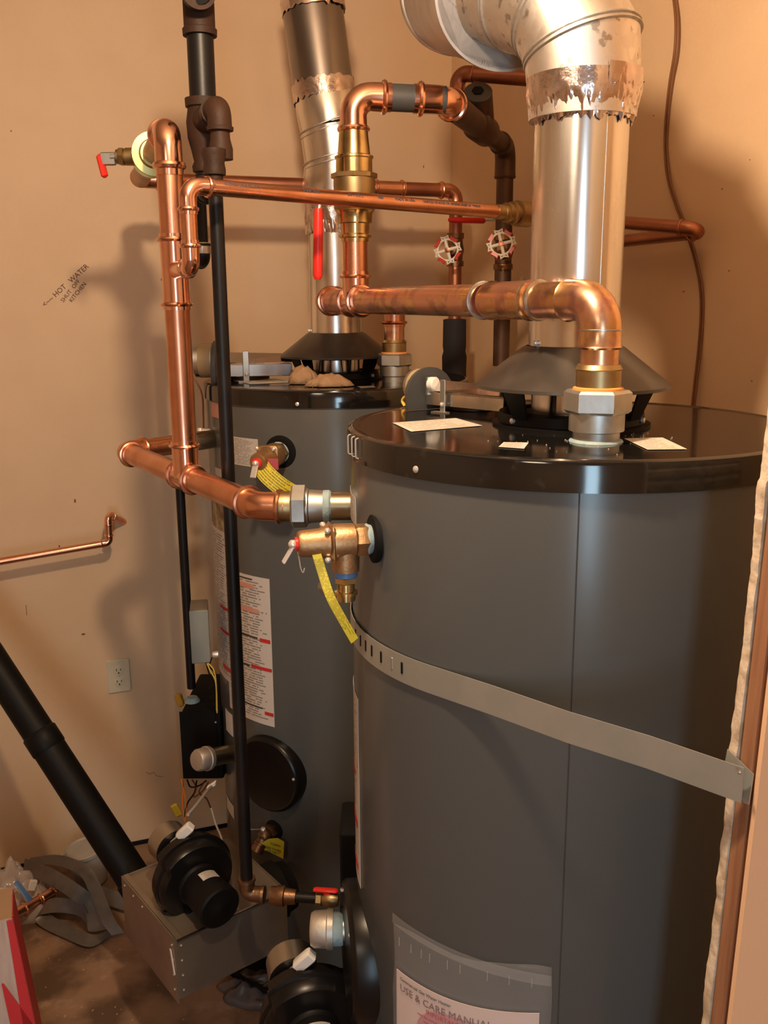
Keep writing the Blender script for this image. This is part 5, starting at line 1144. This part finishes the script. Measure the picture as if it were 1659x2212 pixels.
# copper fitting piece
ca_, cb_ = Zp(16, 1985, 0.06), Zp(118, 1926, 0.045); cdv = (cb_-ca_).normalized()
cpz = thing('copper_offcut', 'short shiny copper pipe piece with press fittings on the floor pile', 'pipe', ca_)
M().tube([ca_, cb_], 0.0155, 24).build('pipe', 'copper', cpz)
coupling(ca_+cdv*0.035, cdv, 0.0157, 0.028).build('coupling', 'copperfit', cpz); coupling(cb_-cdv*0.03, cdv, 0.0157, 0.03).build('coupling', 'copperfit', cpz)
bag = lump('plastic_bag', Zp(18, 1955, 0.0), 0.15, 0.10, 0.105, 'bagplastic', 21.0, 26, 0.8); tag(bag, 'crumpled clear plastic bag of fittings at the left edge', 'bag')
for nm, x, y, z, sz, mm, lb, ct, ax in (('blue_strip', 50, 1925, 0.125, (0.07, 0.016, 0.004), 'bluering', 'blue plastic strip lying on the crumpled bag', 'strip', V(0.6, -0.3, -0.6)),
    ('paper_scrap', 12, 1925, 0.12, (0.04, 0.03, 0.003), 'paper', 'white paper scrap on the crumpled bag', 'paper', V(0.9, 0.2, -0.2)),
    ('plastic_offcut', 70, 1912, 0.11, (0.03, 0.012, 0.02), 'white', 'small white plastic piece beside the blue strip', 'scrap', V(0.3, 0.2, 0.9))):
    ax = ax.normalized(); X, Y, _ = frame(ax); tag(M().box(Zp(x, y, z), sz, ax, X, Y, 0.001).build(nm, mm), lb, ct)
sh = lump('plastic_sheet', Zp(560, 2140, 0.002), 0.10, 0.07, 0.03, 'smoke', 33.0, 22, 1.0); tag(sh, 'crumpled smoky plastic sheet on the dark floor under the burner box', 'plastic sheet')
# carton at the lower left
kx = P(24, 1966, 1.86); kz = kx.z-0.02
ct = thing('red_carton', 'white and red cardboard carton at the lower left corner', 'carton', V(kx.x-0.06, kx.y+0.05, 0))
lean = V(0.075, -0.03, 1).normalized()
def kp(u, v, z): 
    top = V(kx.x, kx.y, 0)+V(-0.93, -0.36, 0)*u+V(-0.36, 0.93, 0)*v; t = (z/kz); return top+V(0.042*(1-t), -0.01*(1-t), z)
def kq(name, pts, m): M().grid([[pts[0], pts[1]], [pts[3], pts[2]]], thick=0.002).build(name, m, ct)
kq('front_face', [kp(0.22, 0, kz), kp(0, 0, kz), kp(0, 0, 0.002), kp(0.22, 0, 0.002)], 'cardwhite')
kq('side_face', [kp(0, 0, kz-0.004), kp(0, 0.12, kz-0.004), kp(0, 0.12, 0.002), kp(0, 0, 0.002)], 'cardred')
kq('top_face', [kp(0.22, 0.12, kz), kp(0, 0.12, kz), kp(0, 0.0, kz), kp(0.22, 0.0, kz)], 'cardtan')
def kf(name, pts, m): M().grid([[kp(*pts[0])-V(-0.36, 0.93, 0)*0.004, kp(*pts[1])-V(-0.36, 0.93, 0)*0.004], [kp(*pts[3])-V(-0.36, 0.93, 0)*0.004, kp(*pts[2])-V(-0.36, 0.93, 0)*0.004]], thick=0.0008).build(name, m, ct)
kf('red_edge', [(0.012, 0, kz-0.002), (0, 0, kz-0.002), (0, 0, 0.01), (0.03, 0, 0.01)], 'cardred')
kf('red_stripe', [(0.05, 0, kz*0.62), (0.046, 0, kz*0.62), (0.0, 0, kz*0.30), (0.05, 0, kz*0.36)], 'cardred')
kf('red_panel', [(0.05, 0, kz*0.30), (0.0, 0, kz*0.24), (0.0, 0, 0.01), (0.05, 0, 0.01)], 'cardred')
# grit on the floor
m = M()
for i in range(70):
    px, py = random.uniform(40, 420), random.uniform(1950, 2205); p = Zp(px, py, 0.001); s_ = random.uniform(0.0008, 0.0025)
    X = V(random.uniform(-1, 1), random.uniform(-1, 1), 0).normalized(); m.box(p, (s_*random.uniform(1, 2.6), s_, s_*0.6), X, V(-X.y, X.x, 0), UP)
g_ = m.build('floor_grit', mat('pale_grit', (0.5, 0.38, 0.28), 0.8)); g_['kind'] = 'stuff'; tag(g_, 'pale grit and crumbs scattered on the concrete floor', 'debris')
# thread up drill swarf on the near lid
m = M()
for i in range(45):
    a = random.uniform(0, 2*PI); r_ = abs(random.gauss(0, 0.06))+0.036; p = V(ur.x+r_*math.cos(a), ur.y+r_*math.sin(a)*0.8, RTZ-0.0012)
    if math.hypot(p.x-RT[0], p.y-RT[1]) > 0.31 or math.hypot(p.x-RT[0], p.y-RT[1]) < 0.125: continue
    m.box(p, (random.uniform(0.0004, 0.0012),)*3)
g_ = m.build('sealant_crumbs', 'paper'); g_['kind'] = 'stuff'; tag(g_, 'tiny pale crumbs around the nut on the near lid', 'debris')
